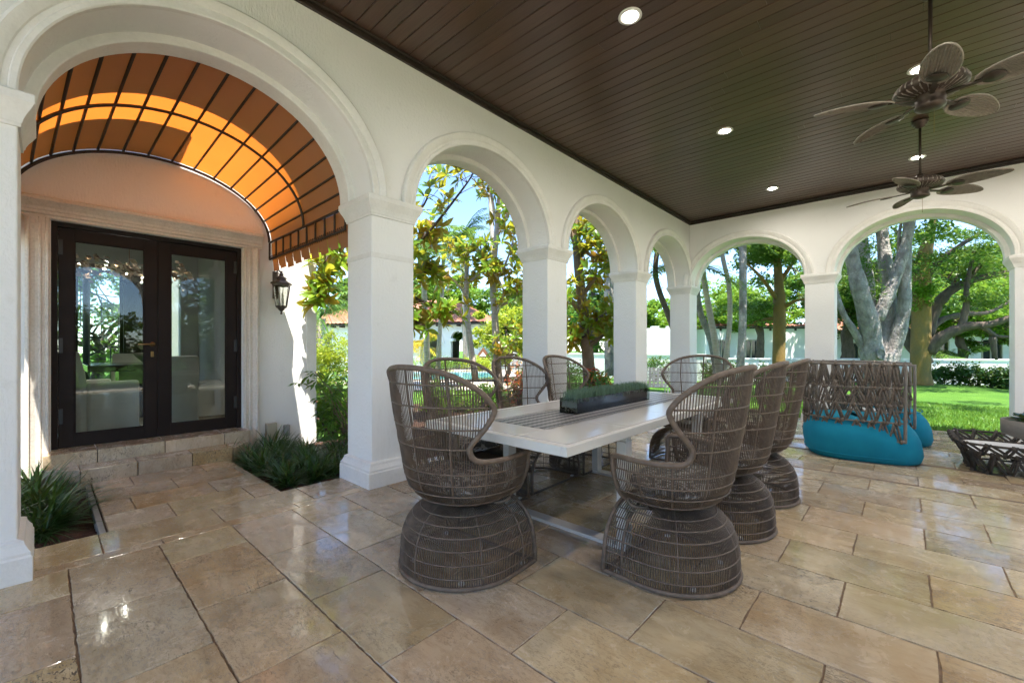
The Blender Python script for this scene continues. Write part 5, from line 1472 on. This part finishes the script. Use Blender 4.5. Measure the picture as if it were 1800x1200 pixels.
S('clipped hedge in front of the pool house, left part', 770, 23.6, 1.5, .85, 4200, .08, 'leaf_bright', 311, 50, .3)
S('clipped hedge in front of the pool house, right part', 842, 23.8, 1.3, .85, 3800, .08, 'leaf_yellow', 312, 50, .3)
S('green hedge left of the pool, behind the first full pillar', 690, 23.4, 1.5, .9, 3600, .08, 'leaf_bright', 313, 50, .3)
hs_ = shrub('hedge_shrub', 'tall dark hedge shrub added for dark reflections, nearest the lawn, out of view', (12.2, 9.0, -.2), (1.1, 1.5), 3.0, 5200, .16, 'leaf_dark', 320, 44, .5, 'tall hedge added for dark reflections')  # unseen hedge row, added to darken what the door glass reflects
for i_, nm_ in enumerate(('second', 'third', 'fourth', 'fifth', 'sixth')):
    dup(hs_, (12.2, 6.4 - 2.6*i_, -.2), i_*1.3, 'tall dark hedge shrub added for dark reflections, ' + nm_ + ' from the lawn, out of view')
# umbrella leaved shrub leaning out of the right bed
def schefflera():
    B_ = (-1.75, 2.72, -.08); t = thing('umbrella_plant', 'umbrella plant with fanned leaves leaning beside the house wall in the right bed', 'shrub', B_)
    r = np.random.default_rng(5); st = MB(); lf = MB()
    tips = []
    for j in range(26):
        a_ = r.random()*6.28; h = .25 + .75*r.random(); q = np.array([.42*math.cos(a_)*(.4+h*.5), .50*math.sin(a_)*(.5+.6*h), h])
        if j < 5: q = np.array([.15 + .08*j, -.38 - .06*j, .42 + .11*j])
        st.tube(smooth_path([(r.normal(0, .04), r.normal(0, .04), 0), q*.5 + r.normal(0, .05, 3), q], 4), np.linspace(.012, .005, 9), 5)
        tips += [q] + [q + r.normal(0, .09, 3) for _ in range(3)]
    for q in tips:
        n_ = 8; tilt = r.normal(0, .25, 2)
        for i_ in range(n_):
            a_ = i_*2*math.pi/n_ + r.random(); d_ = np.array([math.cos(a_), math.sin(a_), -.25 + tilt[0]*math.cos(a_) + tilt[1]*math.sin(a_)]); s_ = np.array([-math.sin(a_), math.cos(a_), 0])
            L_ = .085 + .035*r.random(); c0 = q + d_*.03
            lf.add([c0, c0 + d_*L_*.5 + s_*.017, c0 + d_*L_ - np.array([0, 0, .02]), c0 + d_*L_*.5 - s_*.017], [[0, 1, 2, 3]], False, r.random())
    st.build('stems', M['bark_mottled'], t); lf.build('foliage', M['leaf_mid'], t)
schefflera()
S('leafy green shrub at the end of the house wall, behind the right bed', 590, 6.3, .42, .95, 1500, .075, 'leaf_bright', 315, 24, .18, z=-.1)
# lilyturf clumps
def clump_mesh(seed):
    r = np.random.default_rng(seed); m = MB(); n = 95
    for j in range(n):
        a_ = r.random()*6.28; e_ = .2 + 1.05*r.random(); L_ = .24 + .18*r.random(); d_ = np.array([math.cos(a_), math.sin(a_), 0]); s_ = np.array([-math.sin(a_), math.cos(a_), 0])
        b0 = np.array([r.normal(0, .03), r.normal(0, .03), 0]); G = []
        for q in np.linspace(0, 1, 6):
            w = .0078*(1 - q**2.4) + .0006
            c_ = b0 + d_*L_*(math.sin(e_)*q + .25*q*q) + np.array([0, 0, L_*(math.cos(e_)*q*1.15 - .62*q*q*math.sin(e_))])
            G.append([c_ - s_*w, c_ + s_*w])
        m.grid(np.array(G), True, tint=r.random())
    me = m.mesh('lilyturf'); me.materials.append(M['lilyturf']); return me
CL = [clump_mesh(s) for s in range(5)]
def turf(pts, label, group, seed):
    r = np.random.default_rng(seed)
    for x_, y_, s_ in pts:
        o = bpy.data.objects.new('lilyturf_clump', CL[r.integers(5)]); C.objects.link(o)
        o.location = (x_, y_, -.075); o.rotation_euler.z = r.random()*6.28; o.scale = (s_, s_, s_*.82)
        tag(o, label, 'grass clump', group)
LT = []
for x_ in np.arange(-2.2, -.6, .27):
    for y_ in np.arange(-.55, .16, .25): LT.append((x_ + rng.normal(0, .05), y_ + rng.normal(0, .05), .9 + .4*rng.random()))
turf(LT, 'dark strappy lilyturf clump in the left bed', 'lilyturf in the left bed', 1)
LT = []
for x_ in np.arange(-2.15, -.6, .26):
    for y_ in np.arange(1.52, 2.35, .25): 
        if y_ < 1.52 + .85*(1 - abs(x_+1.3)*.25): LT.append((x_ + rng.normal(0, .05), y_ + rng.normal(0, .05), .75 + .35*rng.random()))
turf(LT, 'dark strappy lilyturf clump in the right bed', 'lilyturf in the right bed', 2)

# ================================================================== far walls and buildings
def wall_line(name, label, px0, d0, px1, d1, z0, z1, th=.2, cat='garden wall', cren=False):
    a_, b_ = np.array(gp(px0, d0)), np.array(gp(px1, d1)); L = np.linalg.norm(b_-a_); ang = math.atan2(*(b_-a_)[::-1])
    t = thing(name, label, cat, (*a_, 0), ang)
    MB().box(0, L, -th/2, th/2, z0, z1).build('wall', M['house_white'], t)
    if not cren: MB().box(-.02, L+.02, -th/2-.04, th/2+.04, z1+.001, z1+.07).build('coping', M['house_white'], t)
    else:
        for j in range(int(L/.9)):
            MB().box(j*.9, j*.9+.45, -th/2, th/2, z1+.001, z1+.12).build('merlon', M['house_white'], t)
    return t
wall_line('garden_wall', 'low white garden wall running behind the magnolias and hedge', 870, 27, 1240, 20.5, -.6, .78)
wall_line('garden_wall', 'low white garden wall with coping behind the lawn', 1241, 20.5, 1860, 18.2, -.6, .60)
wall_line('boundary_wall', 'tall white boundary wall seen through the narrow fourth arch', 1090, 25, 1215, 25, -.6, 2.28, cren=True)
def tile_roof(m, corners_low, ridge, n, amp=.05):
    """corrugated barrel-tile slope between an eave edge and a ridge edge"""
    a_, b_ = np.array(corners_low[0]), np.array(corners_low[1]); c_, d_ = np.array(ridge[0]), np.array(ridge[1])
    nrm = np.cross(b_-a_, c_-a_); nrm /= np.linalg.norm(nrm); nrm *= np.sign(nrm[2])
    u = np.linspace(0, 1, n*6+1); G = []
    for v_ in np.linspace(0, 1, 9):
        for lip in (0, 1):
            vv = min(1, v_ + lip*.121); lo = a_ + (b_-a_)*u[:, None]; hi = c_ + (d_-c_)*u[:, None]
            P = lo + (hi-lo)*vv + nrm*(amp*np.abs(np.sin(u*math.pi*n)) + .03*(1-lip))[:, None]
            G.append(P)
        if v_ >= .87: break
    m.grid(np.array(G), True)
def house_block(name, label, px0, px1, d0, d1, z0, ze, zr, depth, wins, arches=(), over=.5, ntile=40, back=1.0):
    a_, b_ = np.array(gp(px0, d0)), np.array(gp(px1, d1)); L = np.linalg.norm(b_-a_); ang = math.atan2(*(b_-a_)[::-1])
    t = thing(name, label, 'house', (*a_, 0), ang)
    ops = sorted([(u, u+w, zb, zt, 0) for u, w, zb, zt in wins] + [(u, u+w, z0, zt, 1) for u, w, zt in arches])
    m = MB(); x = 0
    for u0, u1, zb, zt, ar in ops:
        if u0 > x: m.box(x, u0, 0, .3, z0, ze)
        if zb > z0 + .02: m.box(u0, u1, 0, .3, z0, zb)
        if ar:
            uc, hw = (u0+u1)/2, (u1-u0)/2; th_ = np.linspace(math.pi, 0, 21); zs = zt - hw
            lo = [(uc + hw*math.cos(q), zs + hw*math.sin(q)) for q in th_]
            for y_ in (0, .3): m.grid(np.array([[(u, y_, z) for u, z in lo], [(u, y_, ze) for u, z in lo]]), False)
            m.grid(np.array([[(u, 0, z) for u, z in lo], [(u, .3, z) for u, z in lo]]), True)
        else: m.box(u0, u1, 0, .3, zt, ze)
        x = u1
    m.box(x, L, 0, .3, z0, ze); m.box(0, L*back, depth-.3, depth, z0, ze).box(0, .3, .3, depth-.3, z0, ze).box(L-.3, L, .3, depth-.3, z0, ze).box(0, L, .3, depth-.3, z0-.05, z0)
    m.build('wall', M['house_white'], t)
    for u0, u1, zb, zt, ar in ops:
        if ar:
            uc, hw = (u0+u1)/2, (u1-u0)/2; zs = zt - hw
            G = np.array([[(uc + (hw+o)*math.cos(q), y_, zs + (hw+o)*math.sin(q)) for q in np.linspace(math.pi, 0, 21)] for o, y_ in ((0, 0), (0, -.05), (.16, -.05), (.16, 0))])
            mm = MB(); mm.grid(G, False); mm.build('archivolt', M['house_white'], t)
            for u in (u0, u1): MB().box(u-.2, u+.2, -.07, .34, zs-.18, zs).build('capital', M['house_white'], t)
        else:
            w_ = MB(); e = .07
            w_.box(u0-e, u0, -.04, .1, zb-e, zt+e).box(u1, u1+e, -.04, .1, zb-e, zt+e).box(u0, u1, -.04, .1, zt, zt+e).box(u0, u1, -.04, .1, zb-e, zb).box((u0+u1)/2-.03, (u0+u1)/2+.03, .05, .09, zb, zt)
            f = w_.build('window', M['window_frame'], t)
            MB().box(u0, u1, .10, .12, zb, zt).build('pane', M['dark_glass'], f)
    o = over
    r_ = MB(); yr = depth/2; hip = depth/2
    e0, e1, e2, e3 = (-o, -o, ze), (L+o, -o, ze), (L+o, depth+o, ze), (-o, depth+o, ze); r0, r1 = (hip, yr, zr), (L-hip, yr, zr)
    if L < depth: r0 = r1 = (L/2, yr, zr)
    tile_roof(r_, (e0, e1), (r0, r1), ntile); tile_roof(r_, (e1, e2), (r1, r1), ntile//2); tile_roof(r_, (e2, e3), (r1, r0), ntile//2); tile_roof(r_, (e3, e0), (r0, r0), ntile//2)
    rf_ = r_.build('roof', M['terracotta'], t)
    MB().box(-o+.05, L+o-.05, -o+.05, depth+o-.05, ze-.10, ze-.02).build('soffit', M['eave_wood'], t)
    for j in range(int(L/.7)): MB().box(j*.7+.1, j*.7+.22, -o+.08, .0, ze-.22, ze-.105).build('rafter_tail', M['eave_wood'], t)
    return t
house_block('pool_house', 'white pool house with arched openings and terracotta barrel tile roof', 540, 842, 30, 27, -.2, 2.72, 4.5, 5.5,
            [(.9, 1.0, 0, 2.0), (6.4, 1.1, -.1, 2.0)], [(8.75, 1.35, 2.25), (10.75, .95, 2.2)], .55, 44, .66)
house_block('white_house', 'white house with dark windows behind the slim palm trunks', 1240, 1440, 25, 24.6, -.5, 2.35, 2.75, 5,
            [(.55, .75, .4, 1.55), (2.30, .62, .35, 1.55), (5.9, .5, .3, 1.5)], (), .1, 30)
house_block('neighbour_house', 'white house with red tile roof glimpsed under the spreading tree', 1455, 1860, 27, 25.5, -.5, 2.10, 3.7, 6,
            [(.9, .9, .2, 1.4), (2.1, .8, .2, 1.4), (6.1, .7, .1, 1.5), (8.7, 1.0, -.1, 1.6), (11.6, .8, .1, 1.5)], (), .5, 50)
# playhouse
B_ = gp(849, 24.6)
t = thing('playhouse', 'small red brown wooden playhouse with white gable beside the pool', 'playhouse', (*B_, -.15), YAW)
MB().box(-.36, .36, 0, .6, 0, .75).build('wall', M['playhouse'], t)
MB().prism([(-.44, .72), (.44, .72), (0, 1.30)], 1, -.08, .68).build('roof', M['playhouse'], t)
MB().prism([(-.20, .80), (.20, .80), (0, 1.06)], 1, -.10, -.081).build('gable_panel', M['white_paint'], t)
MB().box(-.15, .15, -.02, -.001, .0, .5).build('door', M['dark_glass'], t)
for x_ in (-.30, .26): MB().box(x_, x_+.05, -.06, -.01, 0, .75).build('post', M['playhouse'], t)
# white perforated garden chair behind the table
B_ = (*gp(1150, 9.4), gz(8))
t = thing('garden_chair', 'white perforated garden chair beyond the far end of the table', 'chair', B_, rad(30))
m = MB(); hw = .28
def plate(fun, nu, nv, hole=.32):
    for i in range(nu):
        for j in range(nv):
            c_ = [np.array(fun((i+a)/nu, (j+b2)/nv)) for a, b2 in ((0, 0), (1, 0), (1, 1), (0, 1))]; cc = np.mean(c_, 0)
            h_ = [cc + (p_-cc)*hole*1.25 for p_ in c_]
            m.add(c_ + h_, [[0, 1, 5, 4], [1, 2, 6, 5], [2, 3, 7, 6], [3, 0, 4, 7]])
plate(lambda u, v: (-hw + 2*hw*u, -.24 - .10*v - .05*math.cos((u-.5)*3), .44 + .42*v), 7, 6)
m.build('backrest', M['white_paint'], t)
m = MB(); plate(lambda u, v: (-hw + 2*hw*u, -.28 + .52*v, .44 - .02*math.sin(v*3)), 7, 6); m.build('seat', M['white_paint'], t)
for x_ in (-.25, .25):
    for y_ in (-.24, .22): MB().tube([(x_, y_, .43), (x_*1.1, y_*1.15, 0)], .014, 6).build('leg', M['white_paint'], t)
# stair added behind the dining room to stand for a reflection in the glass
t = thing('reflected_stair', 'black iron spiral stair added in place of a reflection in the door glass', 'staircase', (-9.6, .62, -.1))
MB().tube([(0, 0, 0), (0, 0, 3.6)], .06, 10).build('pole', M['iron'], t)
for j in range(14):
    a_ = j*.46; m = MB(); m.add([(0, 0, 0), (.75*math.cos(a_), .75*math.sin(a_), 0), (.75*math.cos(a_+.42), .75*math.sin(a_+.42), 0), (0, 0, -.04), (.75*math.cos(a_), .75*math.sin(a_), -.04), (.75*math.cos(a_+.42), .75*math.sin(a_+.42), -.04)], [[0, 1, 2], [5, 4, 3]]); m.add([(.75*math.cos(a_), .75*math.sin(a_), 0), (.75*math.cos(a_+.42), .75*math.sin(a_+.42), 0), (.75*math.cos(a_+.42), .75*math.sin(a_+.42), -.04), (.75*math.cos(a_), .75*math.sin(a_), -.04)], [[0, 1, 2, 3]])
    m.build('tread', M['iron'], t, (0, 0, .22 + j*.22))
    MB().tube([(.74*math.cos(a_), .74*math.sin(a_), .22 + j*.22), (.74*math.cos(a_), .74*math.sin(a_), 1.12 + j*.22)], .01, 5).build('baluster', M['iron'], t)
MB().tube([(.74*math.cos(j*.23), .74*math.sin(j*.23), 1.12 + j*.11) for j in range(28)], .016, 6).build('handrail', M['iron'], t)
broad_tree('leafy_tree', 'bright leafy tree in the court behind the dining room window', (-12.5, 1.0, -.2), 1.6, .12, (0, 0, 2.2), (2.4, 2.6, 2.4), .5, 9000, 50, .14, M['bark_brown'], M['leaf_bright'], 99, spread=.5)
